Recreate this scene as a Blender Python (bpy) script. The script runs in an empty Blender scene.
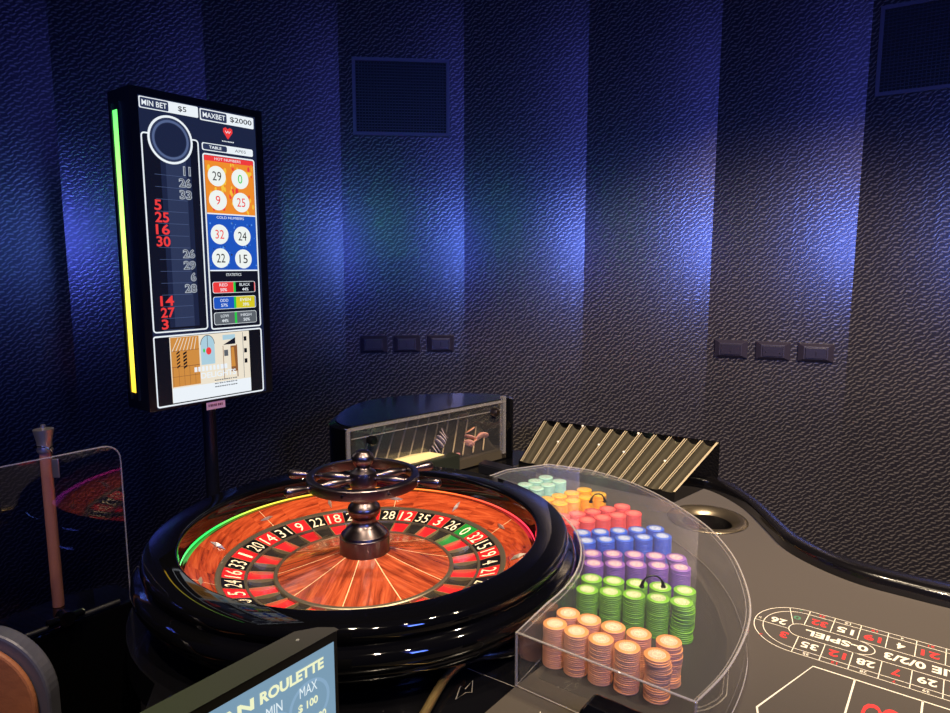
import bpy, math, random
from mathutils import Vector, Matrix
random.seed(7)
C = bpy.context.scene.collection
PI = math.pi
T = 0.9            # height of the felt above the floor; all z below are above the felt
EYE = 0.64         # camera height above the felt
FPX = 675.0
PITCH = math.radians(7.7)

# ------------------------------------------------------------------ maths
def lerp(a, b, t): return a + (b - a) * t
def arc(cx, cy, r, a0, a1, n): return [(cx + r*math.cos(math.radians(lerp(a0, a1, i/(n-1)))), cy + r*math.sin(math.radians(lerp(a0, a1, i/(n-1))))) for i in range(n)]
def spline(pts, n=8, closed=False):
    out = []
    N = len(pts)
    rng = range(N if closed else N-1)
    for i in rng:
        if closed: p0, p1, p2, p3 = pts[(i-1) % N], pts[i], pts[(i+1) % N], pts[(i+2) % N]
        else: p0, p1, p2, p3 = pts[max(i-1, 0)], pts[i], pts[i+1], pts[min(i+2, N-1)]
        for k in range(n):
            t = k/n
            out.append(tuple(0.5*((2*p1[j]) + (-p0[j]+p2[j])*t + (2*p0[j]-5*p1[j]+4*p2[j]-p3[j])*t*t + (-p0[j]+3*p1[j]-3*p2[j]+p3[j])*t**3) for j in range(len(p1))))
    if not closed: out.append(tuple(pts[-1]))
    return out
def area(P): return 0.5*sum(P[i][0]*P[(i+1) % len(P)][1] - P[(i+1) % len(P)][0]*P[i][1] for i in range(len(P)))
def offset(P, d):
    """closed polygon moved inwards by d"""
    s = 1 if area(P) > 0 else -1
    out = []
    N = len(P)
    for i in range(N):
        a, b, c = Vector(P[i-1]), Vector(P[i]), Vector(P[(i+1) % N])
        e1, e2 = (b-a).normalized(), (c-b).normalized()
        n1, n2 = Vector((-e1.y, e1.x))*s, Vector((-e2.y, e2.x))*s
        m = (n1+n2)
        if m.length < 1e-6: m = n1
        m.normalize()
        k = d/max(0.45, m.dot(n1))
        out.append((b.x+m.x*k, b.y+m.y*k))
    return out

# ------------------------------------------------------------------ materials
def lin(c): 
    return tuple(((x/255)/12.92 if x/255 <= 0.04045 else ((x/255+0.055)/1.055)**2.4) for x in c) + (1.0,)
MATS = {}
def mat(name, rgb=(128,128,128), rough=0.5, metal=0.0, emit=None, strength=1.0, spec=0.5, coat=0.0, bump=None, alpha=None):
    if name in MATS: return MATS[name]
    m = bpy.data.materials.new(name); m.use_nodes = True
    b = m.node_tree.nodes['Principled BSDF']
    b.inputs['Base Color'].default_value = lin(rgb)
    b.inputs['Roughness'].default_value = rough
    b.inputs['Metallic'].default_value = metal
    b.inputs['Specular IOR Level'].default_value = spec
    b.inputs['Coat Weight'].default_value = coat
    b.inputs['Coat Roughness'].default_value = 0.03
    if emit is not None:
        b.inputs['Emission Color'].default_value = lin(emit)
        b.inputs['Emission Strength'].default_value = strength
        b.inputs['Base Color'].default_value = (0.01, 0.01, 0.01, 1)
    if bump:
        nt = m.node_tree
        tc = nt.nodes.new('ShaderNodeTexCoord'); n = nt.nodes.new('ShaderNodeTexNoise'); bp = nt.nodes.new('ShaderNodeBump')
        n.inputs['Scale'].default_value = bump[0]; bp.inputs['Strength'].default_value = bump[1]; bp.inputs['Distance'].default_value = bump[2]
        n.inputs['Detail'].default_value = 4
        nt.links.new(tc.outputs['Object'], n.inputs['Vector']); nt.links.new(n.outputs['Fac'], bp.inputs['Height']); nt.links.new(bp.outputs['Normal'], b.inputs['Normal'])
    MATS[name] = m
    return m
def glow(name, rgb, strength):
    """a screen or lamp colour: emission plus a glossy front"""
    return mat(name, (5,5,5), 0.25, 0, emit=rgb, strength=strength)
def nodes(m): return m.node_tree.nodes, m.node_tree.links
def math_node(nt, op, a, b=None, c=None):
    n = nt.nodes.new('ShaderNodeMath'); n.operation = op
    for i, v in enumerate((a, b, c)):
        if v is None: continue
        if isinstance(v, (int, float)): n.inputs[i].default_value = v
        else: nt.links.new(v, n.inputs[i])
    return n.outputs[0]

gloss_black = mat('gloss_black_lacquer', (5,5,6), 0.04, spec=0.6)
deck_black = mat('black_table_laminate', (9,9,12), 0.16, bump=(300, 0.05, 0.0005))
matte_black = mat('matte_black_plastic', (14,14,17), 0.45)
bezel_grey = mat('dark_grey_plastic', (38,37,36), 0.5, bump=(900, 0.1, 0.0003))
rail_black = mat('black_padded_rail', (10,9,10), 0.2, coat=0.5)
gunmetal = mat('dark_polished_metal', (104,94,96), 0.28, 1.0)
chrome = mat('chrome_metal', (190,185,180), 0.12, 1.0)
brushed = mat('brushed_steel', (176,166,148), 0.42, 0.9)
ring_metal = mat('satin_ring_metal', (135,125,105), 0.38, 0.8)
fret_gold = mat('brass_fret', (205,180,125), 0.3, 0.7)
inlay_line = mat('pale_wood_inlay', (235,190,140), 0.35)
copper = mat('copper_tube', (196,128,96), 0.33, 0.35)
num_red = mat('wheel_red_enamel', (205,32,36), 0.3, coat=0.4)
num_black = mat('wheel_black_enamel', (14,13,13), 0.3, coat=0.4)
num_green = mat('wheel_green_enamel', (28,130,48), 0.3, coat=0.4)
pocket_red = mat('pocket_red', (205,34,40), 0.3, coat=0.3)
pocket_black = mat('pocket_black', (42,38,34), 0.25, coat=0.3)
pocket_green = mat('pocket_green', (40,130,60), 0.3, coat=0.3)
ivory = mat('ivory_print', (240,226,190), 0.5)
print_white = mat('felt_white_print', (205,196,176), 0.8)
print_red = mat('felt_red_print', (196,40,38), 0.8)
print_green = mat('felt_green_print', (66,110,84), 0.8)
outlet_mat = mat('dark_outlet_plastic', (46,42,56), 0.32)
paper = mat('cream_card_paper', (235,215,150), 0.6)
tan = mat('tan_leather', (176,110,68), 0.5, bump=(60, 0.3, 0.003))
trim_grey = mat('grey_metal_edge', (112,112,120), 0.4, 0.5)
stool_black = mat('stool_black_metal', (18,18,20), 0.3, 0.5)

def acrylic(name, tint=(250,250,250), gain=1.0, haze=0.0, rough=0.02):
    m = bpy.data.materials.new(name); m.use_nodes = True
    nt = m.node_tree; nt.nodes.clear()
    o = nt.nodes.new('ShaderNodeOutputMaterial'); mx = nt.nodes.new('ShaderNodeMixShader'); tr = nt.nodes.new('ShaderNodeBsdfTransparent'); gl = nt.nodes.new('ShaderNodeBsdfGlossy')
    lw = nt.nodes.new('ShaderNodeLayerWeight'); lw.inputs['Blend'].default_value = 0.5
    fr = math_node(nt, 'MULTIPLY_ADD', math_node(nt, 'POWER', lw.outputs['Facing'], 5.0), 0.96, 0.04)
    tr.inputs['Color'].default_value = lin(tint); gl.inputs['Roughness'].default_value = rough; gl.inputs['Color'].default_value = (1,1,1,1)
    f = math_node(nt, 'MULTIPLY', fr, gain)
    nt.links.new(f, mx.inputs[0]); nt.links.new(tr.outputs[0], mx.inputs[1]); nt.links.new(gl.outputs[0], mx.inputs[2])
    last = mx.outputs[0]
    if haze:
        d = nt.nodes.new('ShaderNodeBsdfDiffuse'); d.inputs['Color'].default_value = (.8,.78,.74,1); m2 = nt.nodes.new('ShaderNodeMixShader'); m2.inputs[0].default_value = haze
        nt.links.new(last, m2.inputs[1]); nt.links.new(d.outputs[0], m2.inputs[2]); last = m2.outputs[0]
    nt.links.new(last, o.inputs[0])
    return m
clear = acrylic('clear_acrylic', haze=0.012)
clear_divider = acrylic('clear_acrylic_divider', gain=1.0)
lid_acrylic = acrylic('smoked_acrylic_lid', tint=(60,60,66), gain=1.6, rough=0.16)
frame_acrylic = acrylic('machine_acrylic_frame', haze=0.13, tint=(225,215,200))
edge_acrylic = acrylic('polished_acrylic_edge', haze=0.20, tint=(235,225,215))

def wood(name, c1, c2, c3, su, sv, rough=0.22):
    m = bpy.data.materials.new(name); m.use_nodes = True
    nt = m.node_tree; b = nt.nodes['Principled BSDF']
    uv = nt.nodes.new('ShaderNodeUVMap'); uv.uv_map = 'UVMap'
    mp = nt.nodes.new('ShaderNodeMapping'); mp.inputs['Scale'].default_value = (su, sv, 1)
    n = nt.nodes.new('ShaderNodeTexNoise'); n.inputs['Scale'].default_value = 1; n.inputs['Detail'].default_value = 5; n.inputs['Roughness'].default_value = 0.62; n.inputs['Distortion'].default_value = 0.6
    r = nt.nodes.new('ShaderNodeValToRGB')
    e = r.color_ramp.elements
    e[0].position = 0.33; e[0].color = lin(c1); e[1].position = 0.68; e[1].color = lin(c3)
    k = e.new(0.5); k.color = lin(c2)
    nt.links.new(uv.outputs[0], mp.inputs[0]); nt.links.new(mp.outputs[0], n.inputs[0]); nt.links.new(n.outputs['Fac'], r.inputs[0]); nt.links.new(r.outputs[0], b.inputs['Base Color'])
    b.inputs['Roughness'].default_value = rough; b.inputs['Coat Weight'].default_value = 0.5; b.inputs['Coat Roughness'].default_value = 0.05
    return m
cone_wood = wood('red_mahogany_cone', (100,36,20), (152,64,34), (188,92,52), 95, 9)
slope_wood = wood('orange_mahogany_slope', (112,38,18), (164,64,30), (190,86,44), 14, 120)
track_wood = wood('dark_mahogany_track', (30,8,6), (58,18,12), (86,28,18), 8, 60, 0.1)

def wallpaper():
    m = bpy.data.materials.new('embossed_dark_wallpaper'); m.use_nodes = True
    nt = m.node_tree; b = nt.nodes['Principled BSDF']; L = nt.links
    uv = nt.nodes.new('ShaderNodeUVMap'); uv.uv_map = 'UVMap'
    sp = nt.nodes.new('ShaderNodeSeparateXYZ'); L.new(uv.outputs[0], sp.inputs[0])
    u, v = sp.outputs[0], sp.outputs[1]
    M = lambda op, a, b_=None, c_=None: math_node(nt, op, a, b_, c_)
    n = nt.nodes.new('ShaderNodeTexNoise'); n.inputs['Scale'].default_value = 45; n.inputs['Detail'].default_value = 2; L.new(uv.outputs[0], n.inputs['Vector'])
    n2 = nt.nodes.new('ShaderNodeTexNoise'); n2.inputs['Scale'].default_value = 150; n2.inputs['Detail'].default_value = 2; L.new(uv.outputs[0], n2.inputs['Vector'])
    # rows of short slanting dashes, every other row shifted
    vv = M('ADD', M('MULTIPLY', v, 1/0.0128), M('MULTIPLY', M('SINE', M('MULTIPLY', u, 2*PI/0.041)), 0.22))
    row = M('FLOOR', vv); t = M('SUBTRACT', M('FRACT', vv), 0.5)
    uu = M('ADD', M('ADD', M('MULTIPLY', u, 1/0.0205), M('MULTIPLY', row, 0.37)), M('MULTIPLY', n.outputs['Fac'], 1.1))
    q = M('SUBTRACT', M('FRACT', uu), 0.5)
    d = M('ABSOLUTE', M('SUBTRACT', t, M('MULTIPLY', q, 0.75)))
    line = M('MAXIMUM', M('SUBTRACT', 1.0, M('MULTIPLY', d, 3.4)), 0.0)
    win = M('MAXIMUM', M('SUBTRACT', 1.0, M('POWER', M('MULTIPLY', M('ABSOLUTE', q), 2.0), 3.0)), 0.0)
    h = M('ADD', M('MULTIPLY', M('MULTIPLY', line, win), 0.9), M('MULTIPLY', n2.outputs['Fac'], 0.7))
    bp = nt.nodes.new('ShaderNodeBump'); bp.inputs['Strength'].default_value = 0.13; bp.inputs['Distance'].default_value = 0.0014
    L.new(h, bp.inputs['Height']); L.new(bp.outputs[0], b.inputs['Normal'])
    r = nt.nodes.new('ShaderNodeValToRGB'); r.color_ramp.elements[0].position = 0.25; r.color_ramp.elements[1].position = 1.0
    r.color_ramp.elements[0].color = lin((48,46,53)); r.color_ramp.elements[1].color = lin((136,130,126))
    hn = math_node(nt, 'MULTIPLY_ADD', h, 0.85, -0.12); L.new(hn, r.inputs[0]); L.new(r.outputs[0], b.inputs['Base Color'])
    b.inputs['Roughness'].default_value = 0.25
    b.inputs['Metallic'].default_value = 0.5
    return m
wall_mat = wallpaper()

def felt_material():
    m = mat('brown_grey_felt', (57,50,40), 0.75, spec=0.35)
    nt = m.node_tree; b = nt.nodes['Principled BSDF']
    tc = nt.nodes.new('ShaderNodeTexCoord'); n = nt.nodes.new('ShaderNodeTexNoise'); n.inputs['Scale'].default_value = 420; n.inputs['Detail'].default_value = 3
    bp = nt.nodes.new('ShaderNodeBump'); bp.inputs['Strength'].default_value = 0.25; bp.inputs['Distance'].default_value = 0.0006
    nt.links.new(tc.outputs['Object'], n.inputs['Vector']); nt.links.new(n.outputs['Fac'], bp.inputs['Height']); nt.links.new(bp.outputs[0], b.inputs['Normal'])
    b.inputs['Sheen Weight'].default_value = 0.15
    return m
felt_mat = felt_material()

# ------------------------------------------------------------------ mesh builder
class MB:
    def __init__(s): s.v = []; s.f = []; s.m = []; s.uv = []
    def face(s, idx, m=0, uv=None): s.f.append(tuple(idx)); s.m.append(m); s.uv.append(uv)
    def poly(s, pts, m=0, uv=None):
        b = len(s.v); s.v += [tuple(p) for p in pts]; s.face(range(b, b+len(pts)), m, uv)
    def box(s, c, d, m=0, rz=0, mtx=None):
        b = len(s.v)
        R = Matrix.Rotation(rz, 3, 'Z')
        for z in (-1, 1):
            for y in (-1, 1):
                for x in (-1, 1):
                    p = R @ Vector((x*d[0]/2, y*d[1]/2, z*d[2]/2)) + Vector(c)
                    s.v.append(tuple(mtx @ p if mtx else p))
        for q in ((0,2,3,1),(4,5,7,6),(0,1,5,4),(2,6,7,3),(0,4,6,2),(1,3,7,5)): s.face([b+i for i in q], m)
    def prism(s, P, z0, z1, m=0, mtop=None):
        if area(P) < 0: P = P[::-1]
        n = len(P); b = len(s.v)
        s.v += [(p[0], p[1], z0) for p in P] + [(p[0], p[1], z1) for p in P]
        s.face([b+i for i in range(n)][::-1], m); s.face([b+n+i for i in range(n)], m if mtop is None else mtop)
        for i in range(n): s.face((b+i, b+(i+1) % n, b+n+(i+1) % n, b+n+i), m)
    def ringwall(s, P, t, z0, z1, m=0):
        """closed vertical wall of thickness t inside outline P"""
        if area(P) < 0: P = P[::-1]
        Q = offset(P, t); n = len(P); b = len(s.v)
        for R, z in ((P, z0), (P, z1), (Q, z1), (Q, z0)): s.v += [(p[0], p[1], z) for p in R]
        for i in range(n):
            j = (i+1) % n
            for k in range(4):
                l = (k+1) % 4
                s.face((b+k*n+i, b+k*n+j, b+l*n+j, b+l*n+i), m)
    def lathe(s, prof, c=(0,0,0), seg=96, m=0, a0=0, cap=False, closed=False):
        b = len(s.v); n = len(prof); ln = [0]
        for i in range(1, n): ln.append(ln[-1] + math.hypot(prof[i][0]-prof[i-1][0], prof[i][1]-prof[i-1][1]))
        for k in range(seg):
            a = a0 + 2*PI*k/seg
            for r, z in prof: s.v.append((c[0]+r*math.cos(a), c[1]+r*math.sin(a), c[2]+z))
        for k in range(seg):
            k2 = (k+1) % seg
            for i in range(n if closed else n-1):
                j = (i+1) % n
                R = max(prof[i][0], 0.02); du = 2*PI*R/seg
                l0 = ln[i]; l1 = ln[j] if j else ln[i]+0.01
                s.face((b+k*n+i, b+k*n+j, b+k2*n+j, b+k2*n+i), m, ((k*du, l0), (k*du, l1), ((k+1)*du, l1), ((k+1)*du, l0)))
        if cap:
            for i in (0, n-1):
                if prof[i][0] > 1e-5:
                    q = [b+k*n+i for k in range(seg)]
                    s.face(q if i == 0 else q[::-1], m)
    def tube(s, pts, r, seg=10, m=0, closed=False, cap=True):
        pts = [Vector(p) for p in pts]; n = len(pts); b = len(s.v)
        rs = r if isinstance(r, (list, tuple)) else [r]*n
        up = Vector((0,0,1)); prev = None
        for i, p in enumerate(pts):
            if closed: t = (pts[(i+1) % n]-pts[i-1])
            else: t = pts[min(i+1, n-1)] - pts[max(i-1, 0)]
            t.normalize()
            if prev is None:
                a = t.cross(up)
                if a.length < 1e-3: a = t.cross(Vector((0,1,0)))
            else: a = prev - t*prev.dot(t)
            a.normalize(); prev = a; c = t.cross(a)
            for k in range(seg):
                g = 2*PI*k/seg
                s.v.append(tuple(p + a*math.cos(g)*rs[i] + c*math.sin(g)*rs[i]))
        for i in range(n if closed else n-1):
            j = (i+1) % n
            for k in range(seg):
                l = (k+1) % seg
                s.face((b+i*seg+k, b+j*seg+k, b+j*seg+l, b+i*seg+l), m)
        if cap and not closed:
            s.face([b+k for k in range(seg)], m); s.face([b+(n-1)*seg+k for k in range(seg)][::-1], m)
    def sweep(s, path, sec, m=0):
        """path: list of (outer xy, inner xy); sec: list of (t, z), t=0 inner, 1 outer; closed section"""
        b = len(s.v); n = len(sec)
        for o, i in path:
            for t, z in sec: s.v.append((lerp(i[0], o[0], t), lerp(i[1], o[1], t), z))
        for k in range(len(path)-1):
            for q in range(n):
                w = (q+1) % n
                s.face((b+k*n+q, b+(k+1)*n+q, b+(k+1)*n+w, b+k*n+w), m)
        s.face([b+q for q in range(n)], m); s.face([b+(len(path)-1)*n+q for q in range(n)][::-1], m)
    def build(s, name, mats, parent=None, smooth=None, bevel=None, local=False):
        me = bpy.data.meshes.new(name)
        off = Vector((0,0,0))
        if parent is not None and not local:
            r = parent
            while r.parent: r = r.parent
            off = Vector(r.location)
        z = 0 if local else T
        me.from_pydata([(x-off.x, y-off.y, zz+z-off.z) for x, y, zz in s.v], [], s.f)
        if not isinstance(mats, (list, tuple)): mats = [mats]
        for m_ in mats: me.materials.append(m_)
        me.polygons.foreach_set('material_index', s.m)
        if any(u is not None for u in s.uv):
            ul = me.uv_layers.new(name='UVMap')
            for p, u in zip(me.polygons, s.uv):
                if u is not None:
                    for li, q in zip(p.loop_indices, u): ul.data[li].uv = q
        me.validate(clean_customdata=False)
        if smooth is not None:
            me.polygons.foreach_set('use_smooth', [True]*len(me.polygons))
            me.set_sharp_from_angle(angle=math.radians(smooth))
        me.update()
        o = bpy.data.objects.new(name, me); C.objects.link(o)
        if parent is not None: o.parent = parent
        if bevel:
            bv = o.modifiers.new('bevel', 'BEVEL'); bv.width = bevel; bv.segments = 2; bv.limit_method = 'ANGLE'; bv.angle_limit = math.radians(40)
        return o
def tag(o, label=None, cat=None, group=None, kind=None):
    if label: o['label'] = label
    if cat: o['category'] = cat
    if group: o['group'] = group
    if kind: o['kind'] = kind
    return o
def thing(name, loc, label, cat, group=None):
    o = bpy.data.objects.new(name, None); C.objects.link(o); o.empty_display_size = 0.02
    o.location = (loc[0], loc[1], loc[2]+T)
    return tag(o, label, cat, group)

# ------------------------------------------------------------------ lettering
_G = {}
def glyphs(s, bold=0.0, spacing=1.0):
    k = (s, bold, spacing)
    if k in _G: return _G[k]
    cu = bpy.data.curves.new('t', 'FONT'); cu.body = s; cu.size = 1; cu.offset = bold; cu.space_character = spacing; cu.resolution_u = 3
    ob = bpy.data.objects.new('t', cu); C.objects.link(ob)
    dg = bpy.context.evaluated_depsgraph_get()
    me = ob.evaluated_get(dg).to_mesh()
    vs = [(v.co.x, v.co.y) for v in me.vertices]; fs = [tuple(p.vertices) for p in me.polygons]
    ob.evaluated_get(dg).to_mesh_clear()
    bpy.data.objects.remove(ob); bpy.data.curves.remove(cu)
    x0, x1 = min(v[0] for v in vs), max(v[0] for v in vs); y0, y1 = min(v[1] for v in vs), max(v[1] for v in vs)
    _G[k] = (vs, fs, x0, x1, y0, y1)
    return _G[k]
class Sheet:
    """flat drawing on a plane: O origin, X right, Y down, N normal (all world vectors above the felt)"""
    def __init__(s, O, X, Y, N, mb, step=0.00025):
        s.O, s.X, s.Y, s.N, s.mb, s.step = Vector(O), Vector(X), Vector(Y), Vector(N), mb, step
    def p(s, u, v, l): return tuple(s.O + s.X*u + s.Y*v + s.N*(l*s.step))
    def poly(s, P, l, m): s.mb.poly([s.p(u, v, l) for u, v in P], m)
    def rect(s, u0, v0, u1, v1, l, m): s.poly([(u0,v0),(u0,v1),(u1,v1),(u1,v0)], l, m)
    def disc(s, u, v, r, l, m, seg=36, r2=None):
        r2 = r2 or r
        s.poly([(u+r*math.cos(-2*PI*k/seg), v+r2*math.sin(-2*PI*k/seg)) for k in range(seg)], l, m)
    def rr(s, u0, v0, u1, v1, r, n=5):
        P = []
        for cx, cy, a in ((u1-r, v1-r, 0), (u0+r, v1-r, 90), (u0+r, v0+r, 180), (u1-r, v0+r, 270)):
            P += [(cx+r*math.cos(math.radians(a+90*k/n)), cy+r*math.sin(math.radians(a+90*k/n))) for k in range(n+1)]
        return P[::-1]
    def rrect(s, u0, v0, u1, v1, r, l, m): s.poly(s.rr(u0,v0,u1,v1,r), l, m)
    def band(s, P, w, l, m, closed=True):
        """line of width w along points"""
        n = len(P); A = []; B = []
        for i in range(n):
            a = Vector(P[i-1] if (closed or i > 0) else P[i]); b = Vector(P[(i+1) % n] if (closed or i < n-1) else P[i])
            if (b-a).length < 1e-9: b = a + Vector((1e-6, 0))
            t = (b-a).normalized(); nn = Vector((-t.y, t.x))*w/2
            if 0 < i < n-1 or closed:
                e = (Vector(P[(i+1) % n])-Vector(P[i])); 
                if e.length > 1e-9:
                    cosang = abs(e.normalized().dot(t)); nn = nn/max(cosang, 0.5)
            A.append((P[i][0]+nn.x, P[i][1]+nn.y)); B.append((P[i][0]-nn.x, P[i][1]-nn.y))
        for i in range(n if closed else n-1):
            j = (i+1) % n
            s.poly([A[i], A[j], B[j], B[i]], l, m)
    def text(s, t, u0, v0, u1, v1, l, m, bold=0.0, keep=False, slant=0.0):
        """lettering fitted to the box u0..u1, v0..v1 (v down)"""
        vs, fs, x0, x1, y0, y1 = glyphs(t, bold)
        sx = (u1-u0)/(x1-x0); sy = (v1-v0)/(y1-y0)
        if keep:
            k = min(sx, sy); cu, cv = (u0+u1)/2, (v0+v1)/2
            u0, v1 = cu-k*(x1-x0)/2, cv+k*(y1-y0)/2; sx = sy = k
        b = len(s.mb.v)
        for x, y in vs: s.mb.v.append(s.p(u0+(x-x0)*sx+(y-y0)*slant*sx, v1-(y-y0)*sy, l))
        for f in fs: s.mb.face([b+i for i in f], m)
def wiggle(sh, u0, v0, u1, v1, l, m, n=6, h=None):
    """unreadable small print: a row of short dashes"""
    w = (u1-u0)/n
    for i in range(n): sh.rect(u0+i*w, v0, u0+i*w+w*(0.5+0.35*random.random()), v1, l, m)

# ------------------------------------------------------------------ camera
cam = bpy.data.cameras.new('camera'); co = bpy.data.objects.new('camera', cam); C.objects.link(co)
co.location = (0, 0, EYE+T); co.rotation_euler = (PI/2-PITCH, 0, 0)
cam.sensor_width = 36; cam.lens = 36*FPX/950; cam.clip_start = 0.01; cam.clip_end = 50
bpy.context.scene.camera = co

# ------------------------------------------------------------------ room
AP = 2.6
AZ = [-5.9+10.0*k for k in range(-7, 9)]     # facet normals (degrees from straight ahead)
def wall_facets():
    b = MB(); u = 0; half = AP*math.tan(math.radians(5.0)); z0, z1 = -T, 2.3
    for az in AZ:
        a = math.radians(az); n = Vector((math.sin(a), math.cos(a))); t = Vector((n.y, -n.x))
        L = n*AP - t*half; R = n*AP + t*half
        b.poly([(L.x, L.y, z0), (R.x, R.y, z0), (R.x, R.y, z1), (L.x, L.y, z1)][::-1], 0, [(u, z0), (u+2*half, z0), (u+2*half, z1), (u, z1)][::-1])
        u += 2*half
    return b.build('wall_back', wall_mat)
w = wall_facets(); tag(w, kind='structure')
carpet = mat('dark_carpet', (22,20,28), 0.95, bump=(120, 0.5, 0.004))
b = MB(); b.prism([(x, y) for x, y in arc(0, 0, 3.2, 0, 354, 60)], -T-0.05, -T, 0); tag(b.build('floor', carpet), kind='structure')

def facet(az):
    a = math.radians(az); n = Vector((math.sin(a), math.cos(a), 0)); t = Vector((n.y, -n.x, 0))
    return n*AP, t, -n     # foot point, right, normal into the room

# ---- ventilation grilles
def vent(az, u0, u1, z0, z1, label):
    O, t, n = facet(az)
    c = O + t*(u0+u1)/2 + Vector((0,0,(z0+z1)/2))
    root = thing('ventilation_grille', c, label, 'vent', 'ventilation grilles in the dark wall')
    W, H_ = u1-u0, z1-z0
    def P(u, z, d): q = c + t*u + Vector((0,0,z)) + n*d; return tuple(q)
    def bar(mb, ua, ub, za, zb, da, db, m=0):
        k = len(mb.v)
        for d in (da, db):
            for z in (za, zb):
                for u in (ua, ub): mb.v.append(P(u, z, d))
        for q in ((0,2,3,1),(4,5,7,6),(0,1,5,4),(2,6,7,3),(0,4,6,2),(1,3,7,5)): mb.face([k+i for i in q], m)
    fr = MB(); e = 0.012
    bar(fr, -W/2, W/2, H_/2-e, H_/2, 0.001, 0.010); bar(fr, -W/2, W/2, -H_/2, -H_/2+e, 0.001, 0.010)
    bar(fr, -W/2, -W/2+e, -H_/2, H_/2, 0.001, 0.0095); bar(fr, W/2-e, W/2, -H_/2, H_/2, 0.001, 0.0095)
    fr.build('frame', mat('vent_frame_paint', (66,62,84), 0.5), root)
    bk = MB(); bar(bk, -W/2+e, W/2-e, -H_/2+e, H_/2-e, 0.001, 0.002); bk.build('backing', mat('vent_dark', (8,8,14), 0.8), root)
    g = MB(); nx, nz = 30, 24
    for i in range(1, nx): uu = -W/2+e+(W-2*e)*i/nx; bar(g, uu-0.0012, uu+0.0012, -H_/2+e, H_/2-e, 0.002, 0.006)
    for i in range(1, nz): zz = -H_/2+e+(H_-2*e)*i/nz; bar(g, -W/2+e, W/2-e, zz-0.0012, zz+0.0012, 0.0025, 0.0065)
    g.build('mesh_grid', mat('vent_grid_paint', (26,26,42), 0.45), root)
vent(-5.9, -0.180, 0.173, 1.114, 1.386, 'square ventilation grille high on the wall right of the tall results display')
vent(34.1, -0.205, 0.155, 1.176, 1.450, 'ventilation grille cut by the top right corner of the photo')

# ---- socket plates on the wall
def outlet(az, uc, label, group, screws, w=0.116, h=0.066, zc=0.340):
    O, t, n = facet(az)
    c = O + t*uc + Vector((0,0,zc))
    root = thing('wall_socket', c, label, 'socket', group)
    def frus(mb, w0, h0, w1, h1, d0, d1, du=0, dz=0):
        k = len(mb.v)
        for (ww, hh, d) in ((w0, h0, d0), (w1, h1, d1)):
            for su, sz in ((-1,-1),(1,-1),(1,1),(-1,1)): mb.v.append(tuple(c + t*(su*ww/2+du) + Vector((0,0,sz*hh/2+dz)) + n*d))
        for i in range(4): mb.face((k+i, k+(i+1) % 4, k+4+(i+1) % 4, k+4+i), 0)
        mb.face((k+4, k+5, k+6, k+7), 0); mb.face((k+3, k+2, k+1, k), 0)
    p = MB(); frus(p, w, h, w*0.98, h*0.97, 0.0005, 0.008); frus(p, w*0.98, h*0.97, w*0.66, h*0.66, 0.008, 0.022); p.build('plate', outlet_mat, root, bevel=0.001)
    q = MB(); frus(q, w*0.60, h*0.58, w*0.57, h*0.54, 0.0221, 0.026)
    if screws == 0: frus(q, 0.004, 0.020, 0.003, 0.018, 0.026, 0.0275)
    q.build('cover_flap', mat('outlet_flap', (38,34,46), 0.28), root, bevel=0.0008)
    if screws:
        for sx in (-1, 1):
            s_ = MB(); k = c + t*(sx*w*0.2) + n*0.0265 + Vector((0,0,-0.006 if sx > 0 else -0.003))
            s_.tube([k, k+n*0.001], 0.0022, 8); s_.build('screw', chrome, root)
for az, uc, lab, g, sc_ in (
    (-5.9, -0.122, 'leftmost dark wall socket of the left trio, below the square grille', 'left trio of wall sockets', 0),
    (-5.9, 0.004, 'middle dark wall socket of the left trio, below the square grille', 'left trio of wall sockets', 0),
    (-5.9, 0.134, 'rightmost dark wall socket of the left trio, below the square grille', 'left trio of wall sockets', 0),
    (24.1, -0.145, 'leftmost dark wall socket of the right trio, with a small centre notch', 'right trio of wall sockets', 0),
    (24.1, -0.006, 'middle dark wall socket of the right trio, with two shiny screws', 'right trio of wall sockets', 2),
    (24.1, 0.130, 'rightmost dark wall socket of the right trio', 'right trio of wall sockets', 0)):
    outlet(az, uc, lab, g, sc_, w=0.104 if az < 0 else 0.114)

# ------------------------------------------------------------------ the table
WX, WY = -0.225, 1.315        # wheel centre
rail_in = [(0.640,1.900),(0.668,1.872),(0.691,1.820),(0.708,1.740),(0.712,1.660),(0.706,1.544),(0.704,1.455),(0.731,1.366),(0.776,1.292),(0.839,1.237),(0.900,1.190),(1.05,1.085),(1.40,0.86)]
rail_out = [(0.663,1.932),(0.700,1.915),(0.726,1.860),(0.740,1.760),(0.742,1.666),(0.738,1.560),(0.738,1.480),(0.758,1.405),(0.797,1.345),(0.856,1.288),(0.926,1.240),(1.08,1.130),(1.43,0.90)]
RI, RO = spline(rail_in, 6), spline(rail_out, 6)
far_left = [(0.52,2.00),(0.30,2.16),(0.16,2.30),(0.00,2.31),(-0.20,2.26),(-0.38,2.17),(-0.46,2.02),(-0.52,1.90),(-0.62,1.72)]
left_arc = arc(WX, WY, 0.440, 140, 232, 14)
near = [(-0.475,0.88),(-0.46,0.60),(-0.44,0.44),(1.40,0.44)]
outline = [tuple(p) for p in RO] [::-1] + far_left + [(-0.62,1.62)] + left_arc[1:] + near
table = thing('roulette_table', (0.3, 1.2, -T), 'black roulette table with brown grey betting felt, curving around the wheel', 'table')
b = MB(); b.prism(outline, -0.06, -0.0025); top_ob = b.build('table_top', deck_black, table)
b = MB(); b.prism(offset(outline, 0.10), -T+0.002, -0.061); b.build('cabinet_body', gloss_black, table)
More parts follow.
